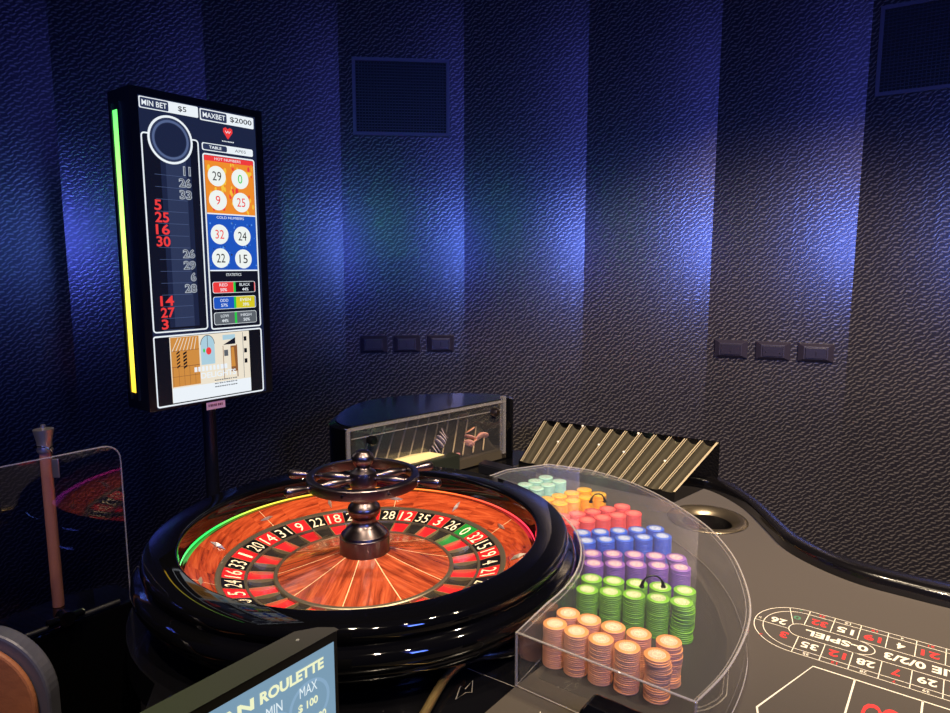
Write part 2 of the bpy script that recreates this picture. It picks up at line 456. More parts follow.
# felt sheet
felt_left = [(-0.30,0.46),(0.014,0.896),(0.063,0.959),(0.104,1.008)] + arc(WX, WY, 0.462, -38, 62, 16)[1:] + [(-0.06,1.80),(0.02,1.95),(0.12,2.10),(0.20,2.17),(0.34,2.08),(0.50,1.97)]
felt = felt_left + [tuple(p) for p in RI] + [(1.38,0.46)]
b = MB(); b.prism(felt, -0.0024, 0.0); felt_ob = b.build('felt', felt_mat, table)
b = MB(); b.prism(arc(WX, WY, 0.447, -34, 58, 16) + [(0.07,1.75),(0.14,1.80),(0.25,1.76),(0.33,1.69),(0.39,1.60),(0.43,1.50),(0.455,1.40),(0.460,1.30),(0.455,1.20),(0.435,1.09),(0.400,1.00),(0.350,0.91),(0.29,0.835),(0.10,0.978)], -0.0006, 0.0004); b.build('chip_mat', mat('dark_chip_mat', (40,36,32), 0.6), table)
# raised rail on the far right
b = MB(); b.sweep(list(zip(RO, RI)), [(0.0,-0.0015),(0.0,0.022),(0.06,0.0265),(0.16,0.0295),(0.4,0.031),(0.9,0.031),(0.97,0.029),(1.0,0.024),(1.0,-0.0015)])
b.build('rail', rail_black, table, smooth=50)
# black moulding that comes out from under the wheel
mp = spline([(0.235,1.165,0.010),(0.175,1.105,0.010),(0.113,1.062,0.012),(0.055,1.030,0.013),(0.012,1.016,0.014),(-0.019,1.000,0.014),(-0.042,0.965,0.014),(-0.056,0.930,0.013),(-0.075,0.868,0.012),(-0.11,0.76,0.012),(-0.15,0.62,0.012)], 6)
b = MB(); b.tube(mp[:31], 0.0085, 12); b.build('moulding', rail_black, table, smooth=60)
b = MB(); b.tube([(x, y, z-0.001) for x, y, z in mp[30:]], 0.0068, 12); b.build('moulding_highlight', mat('golden_highlight_metal', (196,168,112), 0.28, 0.9), table, smooth=60)  # golden highlight on the moulding, put in as a bronze-coloured length

# ---- printed layout
mb = MB()
e1 = Vector((0.805,-0.593,0)); e2 = Vector((0.593,0.805,0))
sh = Sheet((0.500,1.143,0.0), e1, -e2, (0,0,1), mb, 0.00035)   # v grows towards the dealer side (near us)
VC = -0.025; HW = 0.082; LW = 0.0017
def capleft(rx, ry, x0, n=24): return [(x0-rx*math.sin(PI*k/n), VC-ry*math.cos(PI*k/n)) for k in range(n+1)]
X0 = 0.075; XE = 0.90
for rx, ry in ((0.075, HW), (0.060, HW-0.014)):
    sh.band([(XE, VC-ry)] + capleft(rx, ry, X0) + [(XE, VC+ry)], LW*0.8, 1, 0, closed=False)
sh.band([(XE, VC-0.0235), (X0+0.004, VC-0.0235)] + capleft(0.020, 0.0235, X0+0.002)[1:-1] + [(X0+0.004, VC+0.0235), (XE, VC+0.0235)], LW*0.8, 1, 0, closed=False)
sh.band([(0.160+0.030*math.sin(PI*k/12), VC-0.0235*math.cos(PI*k/12)) for k in range(13)], LW*0.8, 1, 0, closed=False)
NC = 19
for k in range(NC):
    x = X0+0.0022+0.0417*k
    sh.rect(x-LW*0.4, VC-HW, x+LW*0.4, VC-0.0235, 1, 0); sh.rect(x-LW*0.4, VC+0.0235, x+LW*0.4, VC+HW, 1, 0)
# three radial lines in the rounded end
for (ua, va, ub, vb) in ((0.043, VC-0.075, 0.061, VC-0.014), (0.001, VC+0.006, 0.057, VC+0.006)):
    sh.band([(ua, va), (ub, vb)], LW*0.8, 1, 0, closed=False)
REDS = {1,3,5,7,9,12,14,16,18,19,21,23,25,27,30,32,34,36}
def flip(u0, v0, u1, v1, s_, m, bold=0.0):
    """lettering that faces the players across the table: turned by 180 degrees"""
    vs, fs, x0, x1, y0, y1 = glyphs(s_, bold)
    k = len(mb.v)
    for x, y in vs: mb.v.append(sh.p(u1-(x-x0)*(u1-u0)/(x1-x0), v0+(y-y0)*(v1-v0)/(y1-y0), 1))
    for f_ in fs: mb.face([k+i for i in f_], m)
def num(uc, vc, s_, h, small_v):
    m = 2 if s_ == '0' else (1 if int(s_) in REDS else 0)
    w_ = 0.026 if len(s_) == 2 else (0.005 if s_ == '1' else 0.0125)
    flip(uc-w_/2, vc-h/2, uc+w_/2, vc+h/2, s_, m, 0.025)
    w2 = 0.0095 if len(s_) == 2 else 0.0045
    flip(uc-w2/2, small_v-0.0035, uc+w2/2, small_v+0.0035, s_, m, 0.01)
top_row = ['32','15','19','4','21','2','25','17','34','6','27','13','36','11','30','8','23','10']
bot_row = ['35','12','28','7','29','18','22','9','31','14','20','1','33','16','24','5']
for k, s_ in enumerate(top_row): num(X0+0.0022+0.0417*(k+0.5), VC-0.0455, s_, 0.021, VC-HW+0.007)
for k, s_ in enumerate(bot_row): num(X0+0.0022+0.0417*(k+0.5), VC+0.0455, s_, 0.021, VC+HW-0.007)
num(0.062, VC-0.043, '0', 0.014, VC-HW+0.006)
flip(0.024, VC-0.022, 0.050, VC-0.001, '26', 0, 0.025); flip(0.0045, VC-0.008, 0.0095, VC-0.001, '26', 0)
flip(0.049, VC+0.022, 0.062, VC+0.044, '3', 1, 0.025); flip(0.020, VC+0.052, 0.025, VC+0.059, '3', 1)
flip(0.083, VC-0.010, 0.180, VC+0.010, '0-SPIEL', 0, 0.03)
flip(0.203, VC-0.0115, 0.335, VC+0.0115, 'SERIE 0/2/3', 0, 0.03)
flip(0.42, VC-0.0115, 0.52, VC+0.0115, 'ORPHELINS', 0, 0.02); flip(0.60, VC-0.0115, 0.72, VC+0.0115, 'SERIE 5/8', 0, 0.02)
# betting grid
def L_(P, w_=0.0027): sh.band(P, w_, 1, 0, closed=False)
def loc(X, Y): d = Vector((X-0.5, Y-1.143, 0)); return (d.dot(e1), -d.dot(e2))
gA = loc(0.544,1.010); gB = loc(0.412,0.909)
L_([loc(0.33,0.66), gB, gA, (XE, gA[1])])
gx = [loc(0.593,0.976)[0]]
for k in range(9): gx.append(gx[0]+0.0885*(k+1))
for x in gx: L_([(x, gA[1]), (x, gA[1]+0.42)])
for v_ in (0.145, 0.29): L_([(gx[0], gA[1]+v_), (XE, gA[1]+v_)])
def sideways(uc, vc, w_, h_, s_, m):
    """digit lying with its head towards the wheel"""
    vs, fs, x0, x1, y0, y1 = glyphs(s_, -0.018)
    k = len(mb.v)
    for x, y in vs: mb.v.append(sh.p(uc+h_/2-(y-y0)/(y1-y0)*h_, vc+w_/2-(x-x0)/(x1-x0)*w_, 1))
    for f_ in fs: mb.face([k+i for i in f_], m)
nums = [3,6,9,12,15,18,21,24]
for k, n_ in enumerate(nums):
    for r_ in range(3):
        q = n_-r_
        sideways(gx[k]+0.044, gA[1]+0.075+0.145*r_, 0.050 if q < 10 else 0.085, 0.052, str(q), 1 if q in REDS else 0)
# bow-tie marks
def bow(Xc, Yc, k_, z, m, filled=False):
    P = BOW
    s2 = Sheet((0,0,z), (1,0,0), (0,-1,0), (0,0,1), mb, 0.00035)
    Q = [(Xc+x*k_, -(Yc+y*k_)) for x, y in P]
    if filled: s2.poly(Q[::-1], 1, m); s2.poly(Q, 1, m)
    else: s2.band(Q, 0.0011, 1, m)
BOW = [(0.0113, 0.0235), (-0.0002, 0.0022), (-0.0076, 0.0096), (-0.0139, -0.0227), (0.0004, -0.007), (0.01, -0.0056)]
bow(-0.0148, 0.9526, 1.0, -0.0024, 3); bow(0.140, 0.975, 0.9, 0.0, 3); bow(0.083, 0.875, 1.0, 0.0, 0)
s3 = Sheet((0,0,-0.0024), (1,0,0), (0,-1,0), (0,0,1), mb, 0.00035)
s3.band([(-0.012,-1.008), (0.061,-0.960)], 0.0012, 1, 3, closed=False)
mb.build('printed_layout', [print_white, print_red, print_green, mat('grey_print', (120,114,104), 0.7)], table)

# ------------------------------------------------------------------ metal drop cup
cup = thing('cup_holder', (0.590,1.645,0.0), 'round brushed metal cup holder sunk in the felt by the rail', 'cup holder')
b = MB(); b.lathe([(0.0755,-0.020),(0.077,-0.001),(0.094,0.0005),(0.098,0.002),(0.096,0.004),(0.086,0.006),(0.078,0.0045),(0.070,-0.001),(0.062,-0.006),(0.060,-0.010),(0.064,-0.020)], (0.590,1.645,0), 72, closed=True); b.build('flange', mat('cup_flange_metal', (140,128,108), 0.34, 0.95), cup, smooth=40)
b = MB(); b.lathe([(0.0,-0.054),(0.050,-0.054),(0.0598,-0.046),(0.0602,-0.010)], (0.590,1.645,0), 48); b.build('cup_floor', mat('cup_well_black', (16,14,12), 0.3), cup)
def cut(o_, x, y, r, z0, z1):
    mb_ = MB(); mb_.prism([(x+r*math.cos(2*PI*k/64), y+r*math.sin(2*PI*k/64)) for k in range(64)], z0, z1); c_ = mb_.build('cutter', matte_black)
    m_ = o_.modifiers.new('cut', 'BOOLEAN'); m_.object = c_; m_.operation = 'DIFFERENCE'; m_.solver = 'EXACT'
    c_.location = (0,0,0)
    bpy.context.view_layer.update()
    dg = bpy.context.evaluated_depsgraph_get(); me = bpy.data.meshes.new_from_object(o_.evaluated_get(dg), depsgraph=dg)
    o_.modifiers.clear(); o_.data = me; bpy.data.objects.remove(c_)
cut(felt_ob, 0.590, 1.645, 0.0785, -0.03, 0.03); cut(top_ob, 0.590, 1.645, 0.0785, -0.2, 0.1)

# ------------------------------------------------------------------ roulette wheel
SEQ = [0,32,15,19,4,21,2,25,17,34,6,27,13,36,11,30,8,23,10,5,24,16,33,1,20,14,31,9,22,18,29,7,28,12,35,3,26]
wheel = thing('roulette_wheel', (WX, WY, 0), 'large roulette wheel in a glossy black bowl, set into the table', 'roulette wheel')
cz = (WX, WY, 0)
b = MB(); b.lathe([(0.3485,0.080),(0.3475,0.098),(0.3478,0.111),(0.349,0.1185),(0.3515,0.1213),(0.354,0.1215),(0.404,0.1215),(0.4085,0.1190),(0.4115,0.111),(0.4115,0.104),(0.409,0.099),(0.4085,0.095),
    (0.412,0.092),(0.420,0.089),(0.426,0.082),(0.4285,0.073),(0.427,0.064),(0.421,0.057),(0.414,0.053),(0.411,0.049),(0.412,0.045),(0.409,0.038),(0.398,0.027),(0.385,0.016),(0.374,0.008),(0.370,-0.002)], cz, 192)
b.build('bowl', gloss_black, wheel, smooth=45)
b = MB(); b.lathe([(0.3484,0.105),(0.351,0.100),(0.354,0.090),(0.3555,0.080),(0.353,0.073),(0.346,0.0705),(0.340,0.0725)], cz, 160); b.build('ball_track', track_wood, wheel, smooth=60)
b = MB()
seg = 180
for k in range(seg):
    a0, a1 = 2*PI*k/seg, 2*PI*(k+1)/seg
    pr = [(0.340,0.0725),(0.322,0.0640),(0.304,0.0550),(0.287,0.0465)]
    for i in range(3):
        (r0, z0), (r1, z1) = pr[i], pr[i+1]
        q = [(WX+r*math.cos(a), WY+r*math.sin(a), z) for r, z, a in ((r0,z0,a0),(r1,z1,a0),(r1,z1,a1),(r0,z0,a1))]
        d = 0.9   # the veneer runs at a slant
        sgk = int(k*24/seg)
        def uvf(r, a): return (a*0.31 + sgk*3.1, (r-0.28)+a*0.05+sgk*1.7)
        b.poly(q[::-1], 0, [uvf(r0,a0), uvf(r1,a0), uvf(r1,a1), uvf(r0,a1)][::-1])
SLOPE = b.build('slope', slope_wood, wheel, smooth=30)
for k in range(12):
    a = math.radians(25+30*k)
    if k % 2: continue
    b = MB()
    t = Vector((-math.sin(a), math.cos(a), 0)); r_ = Vector((math.cos(a), math.sin(a), 0)); o_ = Vector(cz)
    b.poly([tuple(o_ + r_*r + t*s_*0.0007 + Vector((0,0,z+0.0004))) for r, z, s_ in ((0.288,0.0474,-1),(0.339,0.0724,-1),(0.339,0.0724,1),(0.288,0.0474,1))])
    b.build('slope_inlay', inlay_line, SLOPE)
# glowing line whose colour changes around the bowl
m = bpy.data.materials.new('ring_glow'); m.use_nodes = True
nt = m.node_tree; bb = nt.nodes['Principled BSDF']; tc = nt.nodes.new('ShaderNodeTexCoord'); sp = nt.nodes.new('ShaderNodeSeparateXYZ')
nt.links.new(tc.outputs['Object'], sp.inputs[0])
ang = math_node(nt, 'ARCTAN2', sp.outputs[1], sp.outputs[0]); fr_ = math_node(nt, 'MULTIPLY_ADD', ang, 1/(2*PI), 0.5)
cr = nt.nodes.new('ShaderNodeValToRGB'); els = cr.color_ramp.elements
els[0].position = 0.0; els[0].color = (0.02,0.9,0.10,1); els[1].position = 1.0; els[1].color = (0.02,0.9,0.10,1)
for pos, col in ((0.25,(0.6,0.05,0.6,1)),(0.42,(1,0.02,0.10,1)),(0.55,(1,0.03,0.06,1)),(0.66,(1,0.10,0.02,1)),(0.76,(0.8,0.25,0.02,1)),(0.85,(0.75,0.45,0.03,1)),(0.90,(0.65,0.65,0.05,1)),(0.935,(0.15,0.8,0.06,1)),(0.96,(0.02,0.9,0.10,1))):
    x = els.new(pos); x.color = col
nt.links.new(fr_, cr.inputs[0]); nt.links.new(cr.outputs[0], bb.inputs['Emission Color']); bb.inputs['Emission Strength'].default_value = 2.4; bb.inputs['Base Color'].default_value = (.02,.02,.02,1)
ring_glow_mat = m
b = MB(); b.lathe([(0.3500+0.0018*math.cos(2*PI*k/8), 0.0758+0.0018*math.sin(2*PI*k/8)) for k in range(8)], cz, 160, closed=True); o = b.build('glow_ring', ring_glow_mat, wheel, smooth=80)
o['label'] = 'thin glowing line, green through yellow to red'
for k in range(12):
    a = math.radians(25+30*k); rad = (k % 2 == 1)
    r0 = 0.3125; z0 = 0.0605
    c_ = Vector((WX+r0*math.cos(a), WY+r0*math.sin(a), z0)); rr_ = Vector((math.cos(a), math.sin(a), 0.49)).normalized(); tt = Vector((-math.sin(a), math.cos(a), 0)); nn = rr_.cross(tt).normalized()
    if nn.z < 0: nn = -nn
    L1, W1 = (rr_, tt) if rad else (tt, rr_)
    d = MB(); hl, hw, hh = 0.0185, 0.0048, 0.0055
    V = [c_-L1*hl, c_+W1*hw, c_+L1*hl, c_-W1*hw, c_+nn*hh+L1*0.006, c_+nn*hh-L1*0.006]
    d.v = [tuple(x) for x in V]
    for q in ((0,1,5),(1,4,5),(1,2,4),(2,3,4),(3,5,4),(3,0,5)): d.face(q)
    d.build('diamond_deflector', mat('deflector_silver', (190,182,170), 0.3, 0.6), wheel)
# rotor
b = MB(); b.lathe([(0.2885,0.0455),(0.288,0.0490),(0.2855,0.0495),(0.2775,0.0470),(0.2765,0.0440)], cz, 160); b.build('outer_ring', ring_metal, wheel, smooth=30)
step = 2*PI/37; A0 = math.radians(37.7)
def ringcells(r0, z0, r1, z1, mats, name, sub=5, dip=0.0):
    q = MB()
    for k, n_ in enumerate(SEQ):
        mi = 2 if n_ == 0 else (0 if n_ in REDS else 1)
        ac = A0 - step*k
        for s_ in range(sub):
            aa, ab = ac-step/2+step*s_/sub, ac-step/2+step*(s_+1)/sub
            rows = 4 if dip else 1
            for j in range(rows):
                def pt(t, a, s2):
                    r = lerp(r0, r1, t); z = lerp(z0, z1, t) - dip*math.sin(PI*t)
                    return (WX+r*math.cos(a), WY+r*math.sin(a), z)
                ta, tb = j/rows, (j+1)/rows
                q.poly([pt(ta,aa,0), pt(ta,ab,0), pt(tb,ab,0), pt(tb,aa,0)], mi)
    # faces must look up
    o_ = q.build(name, mats, wheel, smooth=20 if dip else None)
    return o_
NRING = ringcells(0.2765,0.0450,0.2355,0.0335,[num_red,num_black,num_green],'number_ring')
b = MB(); b.lathe([(0.2360,0.0333),(0.2355,0.0352),(0.2305,0.0345),(0.2295,0.0310)], cz, 160); b.build('middle_ring', ring_metal, wheel, smooth=30)
ringcells(0.2295,0.0305,0.181,0.0250,[pocket_red,pocket_black,pocket_green],'pocket_ring', dip=0.004)
for k in range(37):
    b = MB()
    a = A0 - step*(k+0.5); t = Vector((-math.sin(a), math.cos(a), 0)); r_ = Vector((math.cos(a), math.sin(a), 0)); o_ = Vector(cz)
    ra, za, rb, zb, wd = 0.2355,0.0337,0.2765,0.0452,0.0007
    b.poly([tuple(o_ + r_*ra - t*wd + Vector((0,0,za+.0003))), tuple(o_ + r_*rb - t*wd + Vector((0,0,zb+.0003))), tuple(o_ + r_*rb + t*wd + Vector((0,0,zb+.0003))), tuple(o_ + r_*ra + t*wd + Vector((0,0,za+.0003)))], 0)
    P1 = [o_ + r_*0.181 + Vector((0,0,0.0255)), o_ + r_*0.2295 + Vector((0,0,0.0305))]
    kk = len(b.v)
    for p_ in P1:
        for s_ in (-1, 1):
            for dz in (-0.005, 0.0030): b.v.append(tuple(p_ + t*s_*0.0008 + Vector((0,0,dz))))
    for q in ((0,1,3,2),(4,6,7,5),(0,4,5,1),(2,3,7,6),(1,5,7,3),(0,2,6,4)): b.face([kk+i for i in q], 0)
    b.build('fret', fret_gold, NRING)
# numerals on the ring
for k, n_ in enumerate(SEQ):
    b = MB()
    a = A0 - step*k; r_ = Vector((math.cos(a), math.sin(a), 0)); t = Vector((math.sin(a), -math.cos(a), 0))
    n2 = Vector((-0.2805*math.cos(a), -0.2805*math.sin(a), 1)).normalized(); rd = (r_ + Vector((0,0,0.2805))).normalized()
    O_ = Vector(cz) + r_*0.256 + Vector((0,0,0.0393))
    s_ = Sheet(O_, t, -rd, n2, b, 0.0004)
    w_ = 0.0150 if n_ > 9 else (0.0035 if n_ == 1 else 0.0078)
    s_.text(str(n_), -w_, -0.0160, w_, 0.0160, 1, 0, bold=0.0)
    b.build('numeral', ivory, NRING)
b = MB(); b.lathe([(0.1815,0.0250),(0.181,0.0300),(0.179,0.0315),(0.1735,0.0320),(0.1725,0.0300)], cz, 128); b.build('inner_ring', ring_metal, wheel, smooth=30)
# cone: ten veneer wedges
b = MB(); NW = 10
for k in range(NW):
    ac = math.radians(-94.5+36*k+18)
    for s_ in range(6):
        aa = ac-PI/NW+2*PI/NW*s_/6; ab = aa+2*PI/NW/6
        pr = [(0.1727,0.0300),(0.130,0.0400),(0.090,0.0510),(0.048,0.0640)]
        for i in range(3):
            (r0, z0), (r1, z1) = pr[i], pr[i+1]
            P = [(WX+r*math.cos(a), WY+r*math.sin(a), z) for r, z, a in ((r0,z0,aa),(r1,z1,aa),(r1,z1,ab),(r0,z0,ab))]
            dr = 1 if k % 2 else -1
            def uvc(r, a):
                x, y = r*math.cos(a-ac), r*math.sin(a-ac); g = math.radians(14*dr)
                return (y*math.cos(g)-x*math.sin(g)+k*1.37, x*math.cos(g)+y*math.sin(g)+k*2.1)
            b.poly(P[::-1], 0, [uvc(r0,aa), uvc(r1,aa), uvc(r1,ab), uvc(r0,ab)][::-1])
CONE = b.build('cone', cone_wood, wheel, smooth=25)
for k in range(NW):
    b = MB()
    a = math.radians(-94.5+36*k); t = Vector((-math.sin(a), math.cos(a), 0)); r_ = Vector((math.cos(a), math.sin(a), 0)); o_ = Vector(cz)
    pr = [(0.1727,0.0300),(0.130,0.0400),(0.090,0.0510),(0.048,0.0640)]
    for i in range(3):
        (r0, z0), (r1, z1) = pr[i], pr[i+1]
        b.poly([tuple(o_ + r_*r + t*s_*0.0009 + Vector((0,0,z+0.0005))) for r, z, s_ in ((r0,z0,-1),(r1,z1,-1),(r1,z1,1),(r0,z0,1))][::-1])
    b.build('cone_inlay', inlay_line, CONE)
# turret
b = MB(); b.lathe([(0.0495,0.060),(0.0505,0.062),(0.0505,0.095),(0.0500,0.0965),(0.0485,0.0975),(0.0470,0.102),(0.0405,0.1085),(0.0330,0.1150),(0.0275,0.1200),(0.0248,0.1245),(0.0240,0.129),(0.0245,0.133),(0.0290,0.139),(0.0330,0.147),(0.0335,0.152),(0.0315,0.158),(0.0260,0.164),(0.0232,0.168),(0.0228,0.176),(0.0240,0.182),(0.0240,0.196)], cz, 16*3)
b.build('spindle', gunmetal, wheel, smooth=26)
RZ = 0.2145
b = MB(); b.lathe([(0.024,0.196),(0.0265,0.199),(0.0270,0.204),(0.0270,0.222),(0.0250,0.229),(0.0200,0.232),(0.0150,0.235),(0.0130,0.238)], cz, 40); b.build('hub', gunmetal, wheel, smooth=35)
b = MB(); b.lathe([(0.0130,0.238),(0.0150,0.241),(0.0185,0.245),(0.0218,0.252),(0.0225,0.258),(0.0205,0.264),(0.0160,0.2675),(0.0150,0.269),(0.0120,0.2715),(0.0,0.2725)], cz, 40); b.build('top_knob', gunmetal, wheel, smooth=50)
b = MB(); b.lathe([(0.1100,RZ-0.0105),(0.1120,RZ-0.0095),(0.1124,RZ-0.008),(0.1124,RZ+0.008),(0.1110,RZ+0.0100),(0.1085,RZ+0.0108),(0.0995,RZ+0.0108),(0.0975,RZ+0.0095),(0.0970,RZ),(0.0978,RZ-0.0095),(0.1000,RZ-0.0108)], cz, 112, closed=True)
HRING = b.build('handwheel_ring', gunmetal, wheel, smooth=32)
for deg in (34, 79, 124, 169, 214, 259, 304, 349):
    if deg in (79, 124, 259, 304): continue
    a = math.radians(deg); d_ = Vector((math.cos(a), math.sin(a), 0)); o_ = Vector((WX, WY, RZ))
    q = MB(); n_ = 14
    q.tube([tuple(o_ + d_*lerp(0.026, 0.098, i/n_)) for i in range(n_+1)], [0.0042+0.0055*math.sin(PI*i/n_)**1.6 + (0.002 if i in (1, 13) else 0) for i in range(n_+1)], 14)
    q.build('spoke', gunmetal, HRING, smooth=50)
    q = MB()
    prof = [(0.110,0.006),(0.113,0.007),(0.115,0.0045),(0.118,0.0042),(0.124,0.0062),(0.134,0.0078),(0.146,0.0094),(0.153,0.0098),(0.158,0.0085),(0.161,0.005),(0.162,0.001)]
    q.tube([tuple(o_ + d_*x) for x, r in prof], [r for x, r in prof], 16); q.build('handle', gunmetal, HRING, smooth=50)
# short brackets under the ring
for deg in (79, 124, 259, 304):
    b = MB()
    a = math.radians(deg); d_ = Vector((math.cos(a), math.sin(a), 0)); o_ = Vector((WX, WY, RZ))
    b.tube([tuple(o_ + d_*0.107), tuple(o_ + d_*0.1135)], 0.003, 8)
    b.build('ring_stud', chrome, HRING)

# ------------------------------------------------------------------ chips
CR = 0.0193; CT = 0.0032; CP = 0.0034
COL = {
 'orange': ((240,156,86), (232,166,140), (252,234,196)), 'green': ((116,182,34), (96,160,60), (236,240,190)), 'purple': ((132,84,166), (106,74,164), (240,206,206)),  # orange edges pinker than the face: fall of light put into the colour
 'blue': ((44,92,206), (34,76,196), (206,222,246)), 'red': ((238,84,84), (224,66,78), (250,150,140)), 'yellow': ((250,184,14), (244,160,12), (252,214,90)), 'mint': ((180,232,208), (150,214,196), (214,246,226))}
CHIP_MESH = {}
def chip_geo(mb_, x, y, z, m=(0, 1, 0), seg=26):
    rs = [(CR-0.0006, 0.0), (CR, 0.0006), (CR, CT-0.0006), (CR-0.0006, CT)]
    k0 = len(mb_.v); n = len(rs)
    for k in range(seg):
        a = 2*PI*k/seg
        for r, dz in rs: mb_.v.append((x+r*math.cos(a), y+r*math.sin(a), z+dz))
    for k in range(seg):
        l = (k+1) % seg
        for i in range(n-1): mb_.face((k0+k*n+i, k0+l*n+i, k0+l*n+i+1, k0+k*n+i+1), m[1] if i < 2 else m[0])
    mb_.face([k0+k*n+n-1 for k in range(seg)], m[2]); mb_.face([k0+k*n for k in range(seg)][::-1], m[1])
def chip_mats(c):
    t, s_, i_ = COL[c]
    return [mat(c+'_chip_face', t, 0.42), mat(c+'_chip_edge', s_, 0.5), mat(c+'_chip_inlay', i_, 0.35)]
def chip_proto(c):
    mb_ = MB(); chip_geo(mb_, 0, 0, 0, (0, 1, 0), 36)
    me_o = mb_.build('roulette_chip', chip_mats(c), None, smooth=50, local=True); me = me_o.data; bpy.data.objects.remove(me_o)
    q = MB(); s_ = Sheet((0,0,CT), (1,0,0), (0,-1,0), (0,0,1), q, 0.00012)
    s_.disc(0, 0, 0.0128, 1, 0, 32)
    for k in range(18):
        a = 2*PI*k/18; r0, r1 = 0.0096, 0.0120; w_ = 0.09
        s_.poly([(r0*math.cos(a-w_), r0*math.sin(a-w_)), (r0*math.cos(a+w_), r0*math.sin(a+w_)), (r1*math.cos(a+w_), r1*math.sin(a+w_)), (r1*math.cos(a-w_), r1*math.sin(a-w_))][::-1], 2, 1)
    ring = [(0.0082*math.cos(2*PI*k/28), 0.0082*math.sin(2*PI*k/28)) for k in range(28)]
    s_.band(ring, 0.0009, 2, 1)
    for (x0, y0, x1, y1) in ((-0.0052,-0.0030,-0.0012,-0.0018),(-0.0050,-0.0004,0.0,0.0009),(-0.0046,0.0022,-0.0008,0.0032),(0.0010,-0.0034,0.0050,-0.0022),(0.0014,-0.0006,0.0052,0.0006),(0.0012,0.0020,0.0046,0.0034)):
        s_.rect(x0, y0, x1, y1, 2, 1)
    io = q.build('inlay', [chip_mats(c)[2], mat(c+'_chip_print', tuple(int(x*0.72) for x in COL[c][0]), 0.4)], None, local=True); im = io.data; bpy.data.objects.remove(io)
    return me, im
ROWS = [
 ('orange','front',[(0.127,1.022),(0.160,0.998),(0.195,0.976),(0.231,0.954),(0.2715,0.933)]),
 ('orange','back',[(0.152,1.056),(0.186,1.033),(0.221,1.011),(0.257,0.991),(0.299,0.970)]),
 ('green','front',[(0.200,1.137),(0.2395,1.128),(0.279,1.118),(0.318,1.106),(0.357,1.092)]),
 ('green','back',[(0.214,1.180),(0.254,1.170),(0.294,1.160),(0.333,1.147),(0.373,1.133)]),
 ('purple','front',[(0.229,1.244),(0.271,1.241),(0.312,1.239),(0.353,1.234),(0.393,1.225)]),
 ('purple','back',[(0.235,1.289),(0.276,1.287),(0.318,1.283),(0.359,1.277),(0.400,1.270)]),
 ('blue','front',[(0.234,1.352),(0.275,1.358),(0.316,1.364),(0.358,1.370),(0.400,1.376)]),
 ('blue','back',[(0.232,1.395),(0.272,1.400),(0.313,1.406),(0.354,1.412),(0.396,1.419)]),
 ('red','front',[(0.216,1.454),(0.254,1.469),(0.292,1.484),(0.330,1.498),(0.369,1.511)]),
 ('red','back',[(0.200,1.492),(0.238,1.508),(0.276,1.523),(0.314,1.539),(0.353,1.556)]),
 ('yellow','front',[(0.206,1.578),(0.241,1.598),(0.276,1.620),(0.312,1.643)]),
 ('yellow','back',[(0.178,1.608),(0.211,1.630),(0.246,1.653),(0.281,1.676)]),
 ('mint','front',[(0.160,1.688),(0.192,1.716),(0.225,1.745)]),
 ('mint','back',[(0.132,1.718),(0.162,1.748),(0.193,1.779)])]
KEEP = {('orange','front'): [20]*5, ('orange','back'): [4,4,4,4,17], ('green','front'): [12,14,15,17,20], ('green','back'): [1,1,1,1,3], ('purple','front'): [6]*5, ('purple','back'): [1]*5,
        ('blue','front'): [5]*5, ('red','front'): [2]*5}
ORD5 = ['leftmost', 'second from left', 'middle', 'second from right', 'rightmost']
ORD4 = ['leftmost', 'second from left', 'second from right', 'rightmost']; ORD3 = ['left', 'middle', 'right']
stuff = MB(); smats = []; sidx = {}
n_ind = 0
PROTO = {}
for c, pos, spots in ROWS:
    if c not in PROTO: PROTO[c] = chip_proto(c)
    me, im = PROTO[c]
    keep = KEEP.get((c, pos), [1]*9)
    if c not in sidx: sidx[c] = len(smats); smats += chip_mats(c)[:2]
    names = {5: ORD5, 4: ORD4, 3: ORD3}[len(spots)]
    for si, (x, y) in enumerate(spots):
        d = Vector((x-WX, y-WY))
        if d.length < 0.4605: d = d.normalized()*0.4605; x, y = WX+d.x, WY+d.y
        messy = (c, pos, si) in (('orange','front',4), ('orange','back',4), ('green','front',4), ('purple','back',4))
        lx = ly = 0
        for lv in range(20):
            jit = 0.0007 if messy else 0.0003
            if messy: lx = 0.0022*math.sin(lv*0.33+si) * (lv/20+0.15); ly = -0.0012*math.cos(lv*0.4)
            px, py = x+lx+random.uniform(-jit, jit), y+ly+random.uniform(-jit, jit)
            top = lv == 19
            if lv >= 20-keep[si]:
                o = bpy.data.objects.new('roulette_chip', me); C.objects.link(o); o.location = (px, py, lv*CP+T+0.0001); o.rotation_euler[2] = random.uniform(0, 6.28)
                st = names[si] + ' ' + c + ' stack in the ' + pos + ' row'
                if top: tag(o, 'top chip of the %s %s %s stack' % (names[si], pos, c), 'casino chip', 'top chips of the stacks')
                else: tag(o, '%s chip below the top of the %s %s stack' % (c, names[si], pos), 'casino chip', 'lower chips of the ' + st)
                if top:
                    k = bpy.data.objects.new('inlay', im); C.objects.link(k); k.parent = o; k['label'] = 'pale printed centre'
                n_ind += 1
            else: chip_geo(stuff, px, py, lv*CP+0.0001, (sidx[c], sidx[c]+1, sidx[c]), 18)
so = stuff.build('roulette_chips', smats, None, smooth=50)
tag(so, 'mass of coloured chips lower down in the rear stacks under the clear cover', 'casino chips', None, 'stuff')
print('individual chips', n_ind)

